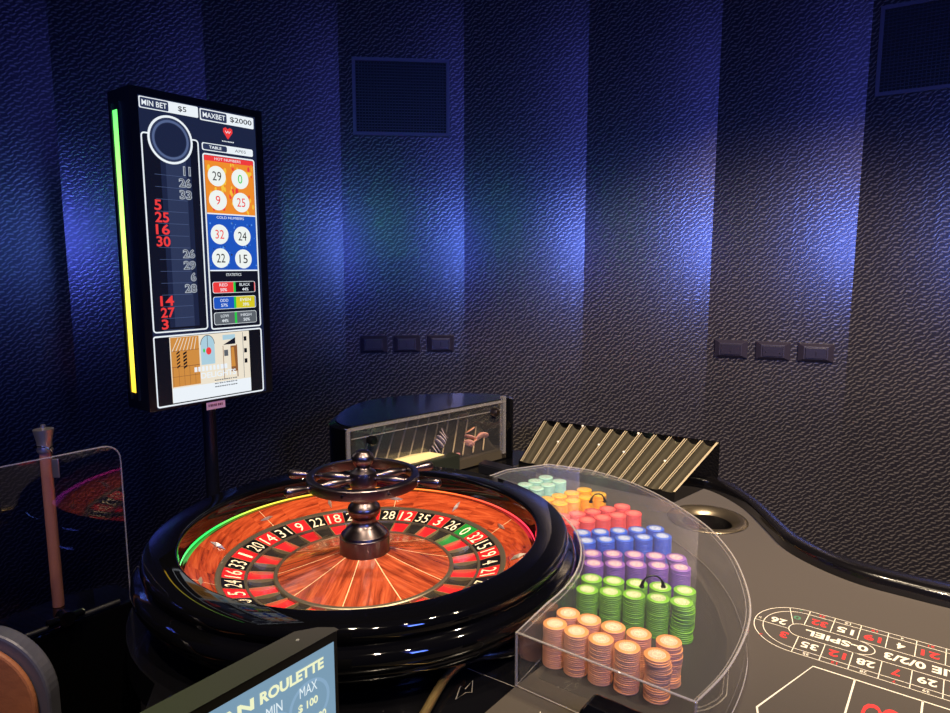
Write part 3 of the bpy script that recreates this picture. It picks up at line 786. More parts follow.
# ------------------------------------------------------------------ clear cover over the chips
ZT = 0.090
curve_r = spline([(0.281,0.792),(0.350,0.866),(0.417,0.968),(0.458,1.063),(0.488,1.19),(0.497,1.290),(0.492,1.387),(0.467,1.500),(0.432,1.602),(0.385,1.690),(0.308,1.775),(0.204,1.828)], 6)
wheel_side = [(WX+0.4365*math.cos(math.radians(a)), WY+0.4365*math.sin(math.radians(a))) for a in [58-4*k for k in range(25)]]
wheel_side = [p for p in wheel_side if True]
cover_out = [(0.063,0.957)] + [tuple(p) for p in curve_r] + [(0.085,1.775)] + wheel_side
cover_out = [p for p in cover_out]
cov = thing('chip_cover', (0.30,1.30,0.0), 'clear acrylic cover curving over all the coloured chip stacks', 'cover')
b = MB(); b.ringwall(cover_out, 0.004, 0.0005, ZT-0.0041); b.build('side_wall', clear, cov, smooth=35)
b = MB(); b.prism(cover_out, ZT-0.004, ZT); b.build('top_panel', clear, cov)
b = MB()
loop = lambda P, z: [(p[0], p[1], z) for p in P]
inner = offset(cover_out, 0.006)
b.tube(loop(cover_out, ZT-0.001), 0.0017, 8, closed=True); b.tube(loop(inner, ZT-0.005), 0.0009, 6, closed=True)
b.tube(loop(cover_out, 0.002), 0.0010, 8, closed=True)
for p in ((0.063,0.957), (0.281,0.792), (0.204,1.828)): b.tube([(p[0], p[1], 0.002), (p[0], p[1], ZT-0.001)], 0.0022, 8)
b.build('polished_edge', edge_acrylic, cov, smooth=60)
for (hx, hy, hw, ang_) in ((0.2875,1.520,0.0165,0.05), (0.3060,1.100,0.0185,0.0)):
    P = [(hx+math.cos(ang_)*hw*math.cos(PI-PI*k/14), hy+math.sin(ang_)*hw*math.cos(PI-PI*k/14), ZT+0.001+0.020*math.sin(PI*k/14)) for k in range(15)]
    q = MB(); q.tube(P, [0.0015 if 2 < k < 12 else 0.0028 for k in range(15)], 10)
    for k in (0, 14): q.tube([(P[k][0], P[k][1], ZT), (P[k][0], P[k][1], ZT+0.003)], 0.0045, 12)
    q.build('handle', matte_black, cov, smooth=50)

# ------------------------------------------------------------------ empty sloping chip rack
rk = thing('chip_rack', (0.40,2.0,0.0), 'empty sloping ribbed metal chip rack at the far edge of the felt', 'chip rack')
BL, BR, TR, TL = Vector((0.143,2.070,0.028)), Vector((0.540,1.775,0.028)), Vector((0.712,1.940,0.122)), Vector((0.232,2.218,0.122))
nrm = (BR-BL).cross(TL-BL).normalized()
if nrm.z < 0: nrm = -nrm
def bil(u, v, d=0): return (BL*(1-u)*(1-v) + BR*u*(1-v) + TR*u*v + TL*(1-u)*v) + nrm*d
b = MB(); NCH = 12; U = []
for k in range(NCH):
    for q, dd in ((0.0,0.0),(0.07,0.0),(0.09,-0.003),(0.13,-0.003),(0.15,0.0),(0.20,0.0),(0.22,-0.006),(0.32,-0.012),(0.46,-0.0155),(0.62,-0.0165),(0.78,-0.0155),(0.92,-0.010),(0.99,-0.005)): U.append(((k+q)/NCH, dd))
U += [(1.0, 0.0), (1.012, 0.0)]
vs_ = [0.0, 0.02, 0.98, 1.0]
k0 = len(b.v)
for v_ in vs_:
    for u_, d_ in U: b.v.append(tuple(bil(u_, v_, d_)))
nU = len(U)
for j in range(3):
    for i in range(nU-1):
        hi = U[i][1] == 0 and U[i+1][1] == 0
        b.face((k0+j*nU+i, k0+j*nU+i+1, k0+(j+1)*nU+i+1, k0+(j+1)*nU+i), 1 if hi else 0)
b.build('ribbed_tray', [mat('rack_bronze_metal', (92,86,70), 0.34, 0.7), mat('rack_ridge_highlight', (226,208,170), 0.3, 0.5)], rk, smooth=22)  # ridge tops paler than the channels: specular lines put into the colour
b = MB()
foot = [bil(0,0), bil(1,0), bil(1,1), bil(0,1)]
def shell(P, zlow, drop):
    k = len(b.v)
    for p in P: b.v.append((p.x, p.y, p.z-drop))
    for p in P: b.v.append((p.x, p.y, zlow))
    for i in range(4): b.face((k+i, k+4+i, k+4+(i+1) % 4, k+(i+1) % 4), 0)
    b.face((k+4, k+7, k+6, k+5), 0)
shell([bil(-0.008,-0.02), bil(1.015,-0.02), bil(1.015,1.02), bil(-0.008,1.02)], 0.0012, 0.0)
b.build('rack_box', gloss_black, rk)
b = MB()
for (u_, v_) in ((0.14,0.55),(0.38,0.62),(0.62,0.55),(0.86,0.50),(0.27,0.99),(0.55,0.98)):
    p = bil(round(u_*NCH)/NCH, v_); b.tube([tuple(p), tuple(p+nrm*0.0022)], 0.0036, 10)
b.build('rivets', mat('rivet_steel', (235,230,215), 0.3, 0.2), rk, smooth=40)

# ------------------------------------------------------------------ low black box between rack and chip machine
o = thing('black_block', (0.09,2.0,0.0), 'low flat black box behind the wheel, left of the ribbed rack', 'box')
b = MB(); b.prism([(0.010,2.030),(0.160,1.905),(0.182,1.945),(0.030,2.075)], 0.0008, 0.029); b.build('box_body', matte_black, o, bevel=0.002)
b = MB(); b.prism([(0.012,2.031),(0.159,1.908),(0.180,1.945),(0.031,2.072)], 0.0295, 0.031); b.build('box_lid', mat('navy_black_lid', (16,16,26), 0.35), o)

# ------------------------------------------------------------------ chip sorting machine behind the wheel
cm = thing('chip_sorting_machine', (-0.15,2.08,0.0), 'black curved chip machine with clear front and lid behind the wheel', 'chip machine')
FA, FB = (-0.350,1.778), (0.105,2.192)
back = spline([(-0.350,1.778),(-0.392,1.812),(-0.412,1.870),(-0.405,1.985),(-0.350,2.105),(-0.235,2.195),(-0.09,2.250),(0.05,2.268),(0.118,2.250),(0.128,2.215),(0.105,2.192)], 5)
plan = [tuple(p) for p in back]
fd = Vector((FB[0]-FA[0], FB[1]-FA[1], 0)).normalized(); fn = Vector((fd.y, -fd.x, 0))   # out of the front
b = MB()
n_ = len(plan); inn = []
cxm, cym = -0.15, 2.06
for p in plan: 
    v_ = Vector((cxm-p[0], cym-p[1])); inn.append((p[0]+v_.x*0.06, p[1]+v_.y*0.06))
k0 = len(b.v)
for P, z in ((plan, 0.002), (plan, 0.198), (inn, 0.204), (inn, 0.002)): b.v += [(p[0], p[1], z) for p in P]
for i in range(n_-1):
    for k in range(3): b.face((k0+k*n_+i, k0+k*n_+i+1, k0+(k+1)*n_+i+1, k0+(k+1)*n_+i), 0)
b.build('housing', gloss_black, cm, smooth=60)
b = MB(); b.prism(inn, 0.002, 0.03); b.build('base', mat('machine_floor', (84,76,60), 0.4, 0.4), cm)
b = MB()
IL = offset(inn, 0.002)
if area(IL) < 0: IL = IL[::-1]
k = len(b.v); n2_ = len(IL)
dist_f = lambda p: max(0.0, (Vector((p[0]-FA[0], p[1]-FA[1], 0))).dot(-Vector((FB[1]-FA[1], -(FB[0]-FA[0]), 0)).normalized()))
for dz in (0.0, 0.004): b.v += [(p[0], p[1], 0.199+dz+0.055*dist_f(p)) for p in IL]
b.face([k+i for i in range(n2_)][::-1], 0); b.face([k+n2_+i for i in range(n2_)], 0)
for i in range(n2_): b.face((k+i, k+(i+1) % n2_, k+n2_+(i+1) % n2_, k+n2_+i), 0)
b.build('lid', lid_acrylic, cm)
def fp(t, d, z): p = Vector((FA[0], FA[1], z)) + fd*(t*0.615) - fn*d; return p
b = MB()
def slab(mb_, t0, t1, d0, d1, z0, z1, m=0):
    k = len(mb_.v)
    for z in (z0, z1):
        for d in (d0, d1):
            for t in (t0, t1): mb_.v.append(tuple(fp(t, d, z)))
    for q in ((0,2,3,1),(4,5,7,6),(0,1,5,4),(2,6,7,3),(0,4,6,2),(1,3,7,5)): mb_.face([k+i for i in q], m)
slab(b, 0.015, 0.985, 0.004, 0.010, 0.03, 0.196); b.build('front_panel', clear, cm)
b = MB(); slab(b, 0.01, 0.985, 0.000, 0.008, 0.192, 0.200); slab(b, 0.968, 0.990, -0.003, 0.012, 0.02, 0.212); slab(b, 0.005, 0.022, -0.002, 0.012, 0.03, 0.2)
slab(b, 0.03, 0.965, 0.001, 0.004, 0.168, 0.170)
b.build('panel_edge', frame_acrylic, cm)
# sloping ribs inside
for k in range(12):
    b = MB(); t = 0.10+0.072*k
    p0 = fp(t-0.03, 0.024, 0.040); p1 = fp(t+0.30, 0.21, 0.174)
    if t+0.30 > 0.93: p1 = p0.lerp(p1, max(0.18, (0.93-t+0.03)/0.33))
    b.tube([tuple(p0), tuple(p1)], 0.0026, 8)
    b.build('rib', mat('rib_metal', (214,190,146), 0.35, 0.4), cm, smooth=60)
b = MB(); P = [fp(0.06,0.028,0.031), fp(0.96,0.028,0.031), fp(0.96,0.13,0.12), fp(0.78,0.22,0.165), fp(0.12,0.22,0.165)]
k = len(b.v); b.v += [tuple(p) for p in P] + [(p.x, p.y, p.z-0.004) for p in P]
b.face([k+i for i in range(5)], 0); b.face([k+5+i for i in range(5)][::-1], 0)
for i in range(5): b.face((k+i, k+5+i, k+5+(i+1) % 5, k+(i+1) % 5), 0)
b.build('sloping_plate', mat('plate_dark_metal', (58,52,42), 0.35, 0.6), cm)
for t, z in ((0.13, 0.158), (0.90, 0.168)):
    q = MB(); p0 = fp(t, 0.003, z); p1 = fp(t, -0.014, z); p2 = fp(t, -0.022, z)
    q.tube([tuple(p0), tuple(p1), tuple(p2)], [0.012, 0.0145, 0.009], 18); q.build('knob', gunmetal if t > .5 else gloss_black, cm, smooth=50)
# chips lying in the machine
def loose(t, d, z, c, tx, ty, lab, grp):
    if c not in PROTO: PROTO[c] = chip_proto(c)
    me, im = PROTO[c]; p = fp(t, d, z)
    o = bpy.data.objects.new('roulette_chip', me); C.objects.link(o); o.location = (p.x, p.y, p.z+T); o.rotation_euler = (tx, ty, random.random())
    tag(o, lab, 'casino chip', grp)
COL['pink'] = ((226,150,150), (200,110,120), (250,220,214))
COL['speckled'] = ((60,44,44), (214,190,180), (90,70,66))
for i, (t, d, z) in enumerate(((0.80,0.050,0.062),(0.83,0.050,0.060),(0.81,0.052,0.082),(0.875,0.050,0.075),(0.905,0.052,0.078),(0.815,0.055,0.104))):
    loose(t, d, z, 'orange', -0.9+0.2*(i % 3), 0.3*(-1)**i, 'orange chip in the loose pile inside the chip machine', 'orange chips in the chip machine')
for i in range(7):
    loose(0.555+0.013*i, 0.050, 0.055+0.010*i, 'speckled', 0.2, 1.0, 'black and white edged chip in the leaning row inside the machine', 'speckled chips in the chip machine')
loose(0.69, 0.045, 0.040, 'pink', 0, 0, 'single pink chip lying flat inside the chip machine', None)

# cream card on a small stand in front of the machine
st = thing('card_stand', (-0.20,1.86,0.0), 'small dark stand between the wheel and the chip machine', 'stand')
b = MB(); b.prism([(-0.285,1.835),(-0.165,1.935),(-0.070,1.995),(-0.045,1.970),(-0.13,1.885),(-0.235,1.800)], 0.0005-0.003, 0.078); b.build('stand_body', mat('stand_greenish', (40,44,34), 0.3, 0.3), st, bevel=0.003)
b = MB()
cp = [(-0.290,1.872),(-0.184,1.985),(-0.137,2.012),(-0.088,1.985),(-0.165,1.905),(-0.262,1.838)]
cp = [(x-0.004, y-0.028) for x, y in cp]
n_ = len(cp); z0, z1 = 0.0788, 0.081
b.prism(cp, z0, z1); c_ = b.build('paper_card', paper); tag(c_, 'cream paper card lying behind the wheel by the chip machine', 'card')

# ------------------------------------------------------------------ tall results display
PL, PR = Vector((-0.733,1.490,0)), Vector((-0.534,1.750,0)); ZTOP, ZBOT = 1.019, 0.311
D = (PR-PL).normalized(); N = Vector((D.y, -D.x, 0)); Wd = (PR-PL).length; Hd = ZTOP-ZBOT; DEP = 0.098
base = (PL+PR)/2 + D*0.01 - N*0.050
disp = thing('results_display', (base.x, base.y, 0.0), 'tall black screen on a pole listing the latest roulette numbers', 'display screen')
O3 = Vector((PL.x, PL.y, ZTOP))
b = MB(); k = len(b.v)
def dp(u, v, d): return O3 + D*u + Vector((0,0,-v)) + N*d
def dbox(mb_, u0, v0, u1, v1, d0, d1, m=0):
    k = len(mb_.v)
    for v in (v0, v1):
        for d in (d0, d1):
            for u in (u0, u1): mb_.v.append(tuple(dp(u, v, d)))
    for q in ((0,1,3,2),(4,6,7,5),(0,4,5,1),(2,3,7,6),(0,2,6,4),(1,5,7,3)): mb_.face([k+i for i in q], m)
dbox(b, 0, 0, Wd, Hd, -DEP, -0.001); CASE = b.build('casing', matte_black, disp, bevel=0.003)
b = MB()
for (u0, v0, u1, v1) in ((0,0,Wd,0.0165),(0,0.7035,Wd,Hd),(0,0.0165,0.0175,0.7035),(0.3085,0.0165,Wd,0.7035)): dbox(b, u0, v0, u1, v1, -0.001, 0.002)
b.build('bezel', mat('bezel_black', (12,13,15), 0.3), disp)
# side light strip
m = bpy.data.materials.new('side_strip_light'); m.use_nodes = True
nt = m.node_tree; bb = nt.nodes['Principled BSDF']; tc = nt.nodes.new('ShaderNodeTexCoord'); sp = nt.nodes.new('ShaderNodeSeparateXYZ'); nt.links.new(tc.outputs['Object'], sp.inputs[0])
mr = nt.nodes.new('ShaderNodeMapRange'); mr.inputs['From Min'].default_value = ZBOT; mr.inputs['From Max'].default_value = ZTOP; nt.links.new(sp.outputs[2], mr.inputs[0])
cr = nt.nodes.new('ShaderNodeValToRGB'); els = cr.color_ramp.elements; els[0].position = 0.0; els[0].color = (0.95,0.50,0.02,1); els[1].position = 1.0; els[1].color = (0.03,0.85,0.12,1)
x = els.new(0.35); x.color = (0.85,0.80,0.08,1); x = els.new(0.6); x.color = (0.45,0.95,0.15,1)
nt.links.new(mr.outputs[0], cr.inputs[0]); nt.links.new(cr.outputs[0], bb.inputs['Emission Color']); bb.inputs['Emission Strength'].default_value = 2.2; bb.inputs['Base Color'].default_value = (.02,.02,.02,1)
b = MB()
k = len(b.v)
for v in (0.045, 0.668):
    for d in (-0.068, -0.045):
        for u in (-0.004, 0.0): b.v.append(tuple(dp(u, v, d)))
for q in ((0,1,3,2),(4,6,7,5),(0,4,5,1),(2,3,7,6),(0,2,6,4),(1,5,7,3)): b.face([k+i for i in q], 0)
o = b.build('light_strip', m, CASE); o['label'] = 'vertical light strip glowing green to yellow on the left side'
b = MB()
for d in (-0.074, -0.039): dbox(b, -0.006, 0.03, 0.0, 0.685, d-0.004, d+0.004)
b.build('strip_channel', mat('strip_channel_black', (22,26,20), 0.4), CASE)
# picture
G = lambda n, c, s=1.0: glow('screen_'+n, c, s)
S = [G('navy',(27,35,62)), G('white',(235,242,248),1.0), G('ink',(14,16,28)), G('red',(238,60,58)), G('black',(8,9,14)), G('orange',(238,140,40)), G('blue',(28,84,190)), G('ball',(238,244,240),1.0),
     G('green',(40,200,70)), G('yellow',(214,200,30)), G('grey',(92,98,104)), G('cream',(236,226,206)), G('wood',(206,140,62)), G('brown',(140,90,50)), G('sky',(170,205,220)), G('midnavy',(44,54,84)), G('outline',(176,184,196)), G('flame',(244,196,60)), G('bluespark',(90,150,230)), G('ringblue',(84,100,140))]
(NV, WH, IN, RD, BK, OR, BL_, BA, GR, YE, GY, CRM, WO, BR_, SK, MN, OU, FL, BS, RB) = range(20)
b = MB(); s_ = Sheet(dp(0,0,0), D, (0,0,-1), N, b, 0.0003)
s_.rect(0.0175,0.0165,0.3085,0.7035,0,NV)
def box_o(u0, v0, u1, v1, r, w_=0.0032, fill=None, l=1):
    if fill is not None: s_.rrect(u0, v0, u1, v1, r, l, fill)
    s_.band(s_.rr(u0, v0, u1, v1, r), w_, l+1, WH)
def label(t, u0, v0, u1, v1, m, l=4, bold=0.0): s_.text(t, u0, v0, u1, v1, l, m, bold)
# MIN / MAX bet
s_.rrect(0.020,0.0185,0.157,0.043,0.003,1,WH); s_.rrect(0.0225,0.0205,0.0860,0.041,0.003,2,MN); label('MIN BET',0.026,0.0250,0.082,0.0365,WH,4,0.012); label('$5',0.108,0.0245,0.128,0.0375,IN,4,0.01)
s_.rrect(0.161,0.0195,0.304,0.046,0.003,1,WH); s_.rrect(0.1635,0.0220,0.2300,0.0435,0.003,2,MN); label('MAXBET',0.168,0.0270,0.226,0.0385,WH,4,0.012); label('$2000',0.2385,0.0265,0.298,0.0400,IN,4,0.01)
# left column
box_o(0.021,0.094,0.1525,0.5295,0.007,0.0032,IN)
for i in range(12): s_.rect(0.060+i*0.006, 0.11, 0.060+(i+1)*0.006, 0.52, 3, NV if i in (0,1,10,11) else MN)
s_.disc(0.0865,0.102,0.0525,4,WH,48); s_.disc(0.0865,0.102,0.0475,5,MN,48); s_.disc(0.0865,0.102,0.036,6,NV,40); s_.band([(0.0865+0.040*math.cos(2*PI*k/40), 0.102+0.040*math.sin(2*PI*k/40)) for k in range(40)], 0.005, 6, RB)
for i, (t, red) in enumerate((('11',0),('26',0),('33',0),('5',1),('25',1),('16',1),('30',1),('26',0),('29',0),('6',0),('28',0),('14',1),('27',1),('3',1))):
    v = 0.1665+0.0266*i; h_ = 0.0105 if not red else 0.0115
    w1 = 0.018 if t == '11' else (0.030 if len(t) == 2 else 0.014)
    if red: label(t, 0.040, v-h_, 0.040+w1+0.002, v+h_, RD, 5, 0.02); label(t, 0.042, v-h_+0.002, 0.040+w1, v+h_-0.002, WH, 6, -0.025) if False else None
    else:
        label(t, 0.1300-w1, v-h_, 0.1300, v+h_, OU, 5, 0.05); label(t, 0.1300-w1+0.0018, v-h_+0.0018, 0.1300-0.0018, v+h_-0.0018, IN, 6, -0.012)
    s_.rect(0.045, v+0.0130, 0.118, v+0.0137, 4, RB)
# emblem
s_.poly([(0.231,0.0805),(0.244,0.0640),(0.2435,0.0560),(0.2375,0.0530),(0.2315,0.0565),(0.2255,0.0530),(0.2195,0.0560),(0.2190,0.0640)], 2, RD)
s_.band([(0.2245,0.061),(0.2285,0.066),(0.2315,0.061),(0.2345,0.066),(0.2385,0.061)], 0.0012, 3, WH, closed=False)
wiggle(s_, 0.215, 0.0845, 0.247, 0.0870, 2, WH, 8)
s_.rrect(0.162,0.0955,0.2985,0.113,0.004,1,WH); s_.rrect(0.1645,0.0975,0.2270,0.111,0.004,2,MN); label('TABLE',0.180,0.1010,0.212,0.1075,WH,4,0.02); label('AP05',0.248,0.1010,0.278,0.1080,GY,4)
# right column
box_o(0.1635,0.121,0.3000,0.5315,0.005,0.0034,IN)
s_.rect(0.166,0.1235,0.2975,0.1355,3,RD); label('HOT NUMBERS',0.192,0.1265,0.262,0.1325,WH,5)
s_.rect(0.166,0.1355,0.2975,0.2560,3,OR)
for _ in range(70):
    uu, vv = random.uniform(0.168,0.295), random.uniform(0.140,0.252); r = random.uniform(0.003,0.009); s_.disc(uu, vv, r*0.5, 4, random.choice((FL,FL,RD,OR)), 7, r)
s_.rect(0.166,0.2560,0.2975,0.2590,4,WH); s_.rect(0.166,0.2590,0.2975,0.2720,3,BL_); label('COLD NUMBERS',0.190,0.2625,0.264,0.2685,WH,5)
s_.rect(0.166,0.2720,0.2975,0.3900,3,BL_)
for _ in range(60):
    uu, vv = random.uniform(0.168,0.295), random.uniform(0.276,0.386); s_.disc(uu, vv, random.uniform(0.001,0.0032), 4, random.choice((BS,BS,MN)), 6)
s_.rect(0.166,0.3900,0.2975,0.3930,4,WH)
for t, u, v, m_ in (('29',0.196,0.1695,BK),('0',0.2585,0.1705,GR),('9',0.196,0.2255,RD),('25',0.2585,0.2265,RD),('32',0.196,0.3055,RD),('24',0.2575,0.308,BK),('22',0.196,0.3620,BK),('15',0.258,0.3635,BK)):
    s_.disc(u, v, 0.0235, 5, BA, 30); w1 = 0.0115 if len(t) == 2 else 0.006; label(t, u-w1, v-0.0105, u+w1, v+0.0105, m_, 6, 0.0)
label('STATISTICS',0.208,0.3985,0.250,0.4050,WH,5)
for (v0, v1, ma, mb2, ta, pa, tb, pb) in ((0.4185,0.4460,RD,BK,'RED','50%','BLACK','44%'),(0.4545,0.4850,BL_,YE,'ODD','57%','EVEN','39%'),(0.4925,0.5225,GY,GY,'LOW','44%','HIGH','50%')):
    s_.rrect(0.1705,v0,0.2885,v1,0.005,3,WH); s_.rrect(0.1715,v0+0.001,0.2875,v1-0.001,0.005,4,ma); s_.rect(0.2290,v0+0.001,0.2850,v1-0.001,5,mb2); s_.rect(0.2260,v0+0.001,0.2320,v1-0.001,6,GR)
    vm = (v0+v1)/2
    label(ta,0.188,vm-0.0095,0.210,vm-0.0025,WH,7); label(pa,0.190,vm+0.002,0.208,vm+0.0095,WH,7,0.01); label(tb,0.243,vm-0.0095,0.273,vm-0.0025,WH,7); label(pb,0.250,vm+0.002,0.268,vm+0.0095,WH,7,0.01)
# advert picture
box_o(0.0195,0.5395,0.3000,0.7005,0.005,0.0036,BK)
s_.rect(0.0555,0.5425,0.2640,0.6960,3,CRM)
s_.rect(0.0560,0.6620,0.2640,0.6960,4,WH); s_.rect(0.0575,0.5440,0.1270,0.6590,4,WO)
for i in range(7): s_.band([(0.060+i*0.009,0.5760),(0.076+i*0.0075,0.5460)], 0.0016, 5, CRM, closed=False)
for i in range(5): s_.rect(0.060+i*0.0135,0.612,0.0608+i*0.0135,0.657,5,BR_); s_.rect(0.058,0.575+i*0.0,0.127,0.5762,5,BR_)
s_.rect(0.058,0.612,0.127,0.6135,5,BR_); s_.rect(0.058,0.635,0.127,0.636,5,BR_)
for i in range(5): s_.poly([(0.070,0.580+i*0.008),(0.078,0.575+i*0.008),(0.078,0.579+i*0.008),(0.070,0.584+i*0.008)][::-1], 6, BK); s_.poly([(0.086,0.582+i*0.008),(0.095,0.577+i*0.008),(0.095,0.582+i*0.008),(0.086,0.587+i*0.008)][::-1], 6, BK)
s_.poly([(0.131,0.615)]+[(0.149-0.018*math.cos(PI*k/14),0.567-0.022*math.sin(PI*k/14)) for k in range(15)]+[(0.167,0.615)], 5, SK)
s_.band([(0.149-0.018*math.cos(PI*k/14),0.567-0.022*math.sin(PI*k/14)) for k in range(15)], 0.0016, 6, GY, closed=False); s_.rect(0.1482,0.545,0.1497,0.585,6,GY)
s_.disc(0.151,0.583,0.007,7,RD,14,0.009); s_.disc(0.139,0.581,0.0025,7,GR,10,0.005)
s_.rect(0.190,0.548,0.224,0.560,4,SK); s_.poly([(0.190,0.572),(0.224,0.556),(0.224,0.572)][::-1],5,IN); s_.rect(0.190,0.574,0.226,0.6480,4,CRM); s_.rect(0.210,0.576,0.226,0.640,5,BR_); s_.poly([(0.212,0.580),(0.219,0.580),(0.222,0.628),(0.210,0.628)][::-1],6,WO); s_.rect(0.192,0.585,0.203,0.600,5,GY); s_.rect(0.189,0.574,0.1905,0.655,5,BR_); s_.rect(0.226,0.574,0.2285,0.655,5,BR_)
for v in (0.556,0.586,0.612): s_.rect(0.248,v,0.256,v+0.011,5,BK)
s_.rect(0.245,0.545,0.2462,0.66,4,GY)
wiggle(s_, 0.112, 0.6185, 0.200, 0.6300, 7, WH, 9); label('DELIGHTS',0.128,0.6340,0.222,0.6480,WH,7,0.02)
for i in range(3): wiggle(s_, 0.163, 0.655+i*0.008, 0.225, 0.6575+i*0.008, 7, GY, 10)
b.build('screen', S, disp)
b = MB(); dbox(b, 0.138, 0.7085-0.002, 0.188, 0.7265, 0.0005, 0.0015, 0)
s2_ = Sheet(dp(0,0,0.0015), D, (0,0,-1), N, b, 0.0002); wiggle(s2_, 0.143, 0.7135, 0.183, 0.7195, 1, 1, 8)
o = b.build('sticker', [mat('pink_sticker', (226,176,172), 0.6), mat('sticker_print', (120,60,66), 0.6)], disp); o['label'] = 'small pinkish sticker under the screen'
b = MB()
b.tube([(base.x, base.y, 0.0), (base.x, base.y, 0.36)], 0.016, 20); b.build('pole', mat('pole_satin_black', (20,20,26), 0.3, 0.3), disp, smooth=60)
b = MB(); b.lathe([(0.0,0.010),(0.03,0.010),(0.058,0.006),(0.060,-0.0018),(0.0,-0.0018)], (base.x, base.y, 0), 40); b.build('base_plate', matte_black, disp, smooth=30)
b = MB(); b.box((base.x-N.x*0.018, base.y-N.y*0.018, 0.50), (0.12,0.02,0.30), rz=math.atan2(D.y, D.x)); b.build('mounting_bracket', matte_black, disp)
b = MB(); b.tube([(base.x, base.y, 0.30),(base.x-N.x*0.014, base.y-N.y*0.014, 0.40),(base.x-N.x*0.018, base.y-N.y*0.018, 0.55)], 0.014, 12); b.build('pole_neck', matte_black, disp)

# ------------------------------------------------------------------ small tilted limit display in the foreground
R0 = Vector((-0.1682,0.7708,0.200)); DL = Vector((-0.605,-0.796,0)).normalized(); Dt = -DL; Nt = Vector((Dt.y, -Dt.x, 0))
LD = 0.30; HD = 0.185
O4 = R0 + DL*LD
lim = thing('bet_limit_display', (R0.x+DL.x*0.15, R0.y+DL.y*0.15, -0.0025), 'small black framed screen in the foreground showing roulette bet limits', 'display screen')
def lp(u, v, d): return O4 + Dt*u + Vector((0,0,-v)) + Nt*d
b = MB()
Pp = [(0,0),(LD,0),(LD,-0.006),(LD-0.012,-0.022),(LD-0.035,-0.036),(0.0,-0.036)]
k = len(b.v)
for v in (0, HD): b.v += [tuple(lp(u, v, d)) for u, d in Pp]
n_ = len(Pp)
b.face([k+i for i in range(n_)], 0); b.face([k+n_+i for i in range(n_)][::-1], 0)
for i in range(n_): b.face((k+i, k+(i+1) % n_, k+n_+(i+1) % n_, k+n_+i), 0)
b.build('casing', bezel_grey, lim, bevel=0.0015)
b = MB(); s4 = Sheet(lp(0,0,0.0002), Dt, (0,0,-1), Nt, b, 0.0003)
for (u0, v0, u1, v1) in ((0.001,0.002,LD-0.001,0.0125),(0.001,HD-0.014,LD-0.001,HD-0.001),(0.001,0.0125,0.013,HD-0.014),(LD-0.006,0.0125,LD-0.001,HD-0.014)): s4.rect(u0, v0, u1, v1, 1, 0)
b.build('bezel', mat('bezel_black', (12,13,15), 0.3), lim)
SL = [glow('limit_blue', (120,154,178), 1.0), glow('limit_cream', (240,244,200), 1.0), glow('limit_white', (226,240,246), 1.0), glow('limit_pale', (134,168,196), 1.0)]
b = MB(); s4 = Sheet(lp(0,0,0.0), Dt, (0,0,-1), Nt, b, 0.0003)
s4.rect(0.013,0.0125,LD-0.006,HD-0.014,1,0)
U_ = lambda u: LD-u
for (uc, vc, r) in ((0.045,0.073,0.028),(0.098,0.085,0.026),(0.150,0.060,0.026)):
    s4.band([(U_(uc)+r*math.cos(2*PI*k/32), vc+r*math.sin(2*PI*k/32)) for k in range(32)], 0.004, 2, 3)
s4.text('AMERICAN', U_(0.262), 0.0233, U_(0.1195), 0.0372, 4, 1, 0.04)
s4.text('ROULETTE', U_(0.1120), 0.0233, U_(0.0230), 0.0375, 4, 1, 0.04)
s4.text('MIN', U_(0.1050), 0.0462, U_(0.0835), 0.0592, 4, 2, 0.0); s4.text('MAX', U_(0.0592), 0.0462, U_(0.0338), 0.0590, 4, 2, 0.0)
s4.text('$ 100', U_(0.0620), 0.0665, U_(0.0333), 0.0780, 4, 1, 0.03); s4.text('$ 5', U_(0.104), 0.0665, U_(0.088), 0.0780, 4, 1, 0.03)
s4.text('$ 100', U_(0.0500), 0.0905, U_(0.0215), 0.1020, 4, 1, 0.03)
b.build('screen', SL, lim)
b = MB(); b.box((R0.x+DL.x*0.15-Nt.x*0.02, R0.y+DL.y*0.15-Nt.y*0.02, 0.006), (0.16,0.06,0.0165), rz=math.atan2(Dt.y, Dt.x)); b.build('foot', matte_black, lim)
b = MB(); b.tube([tuple(lp(LD-0.045,0.0,-0.018)), tuple(lp(LD-0.045,-0.0012,-0.018))], 0.0022, 10); b.build('status_light', mat('status_grey', (120,120,120), 0.3), lim)

# ------------------------------------------------------------------ low black box at the front edge
o = thing('dealer_button_box', (0.215,0.865,0.0), 'small glossy black box on the felt before the orange chips', 'box')
b = MB(); b.box((0.190,0.814,0.0285), (0.098,0.050,0.056), rz=math.radians(-37)); b.build('box_body', gloss_black, o, bevel=0.006)

# ------------------------------------------------------------------ side partition, acrylic divider and copper post
part_ = thing('side_cabinet', (-0.85,1.12,-T), 'tall glossy black cabinet side left of the wheel, under the clear divider', 'cabinet')
cab = [(-0.672,1.222),(-0.8165,1.084),(-1.25,0.67),(-1.34,0.755),(-0.870,1.190),(-0.800,1.238),(-0.74,1.276),(-0.705,1.29)]
cab = [(-0.660,1.229),(-1.10,0.672),(-1.19,0.74),(-0.865,1.165),(-0.800,1.255),(-0.735,1.300),(-0.676,1.262)]
b = MB(); b.prism(cab, -T+0.001, -0.001); b.build('cabinet_body', gloss_black, part_, bevel=0.003)
div = thing('acrylic_divider', (-0.82,1.09,0.0), 'clear acrylic divider with rounded corner standing left of the wheel', 'divider')
Da = Vector((-0.62,-0.785,0)).normalized(); A = Vector((-0.662,1.226,0)); Na = Vector((-Da.y, Da.x, 0))
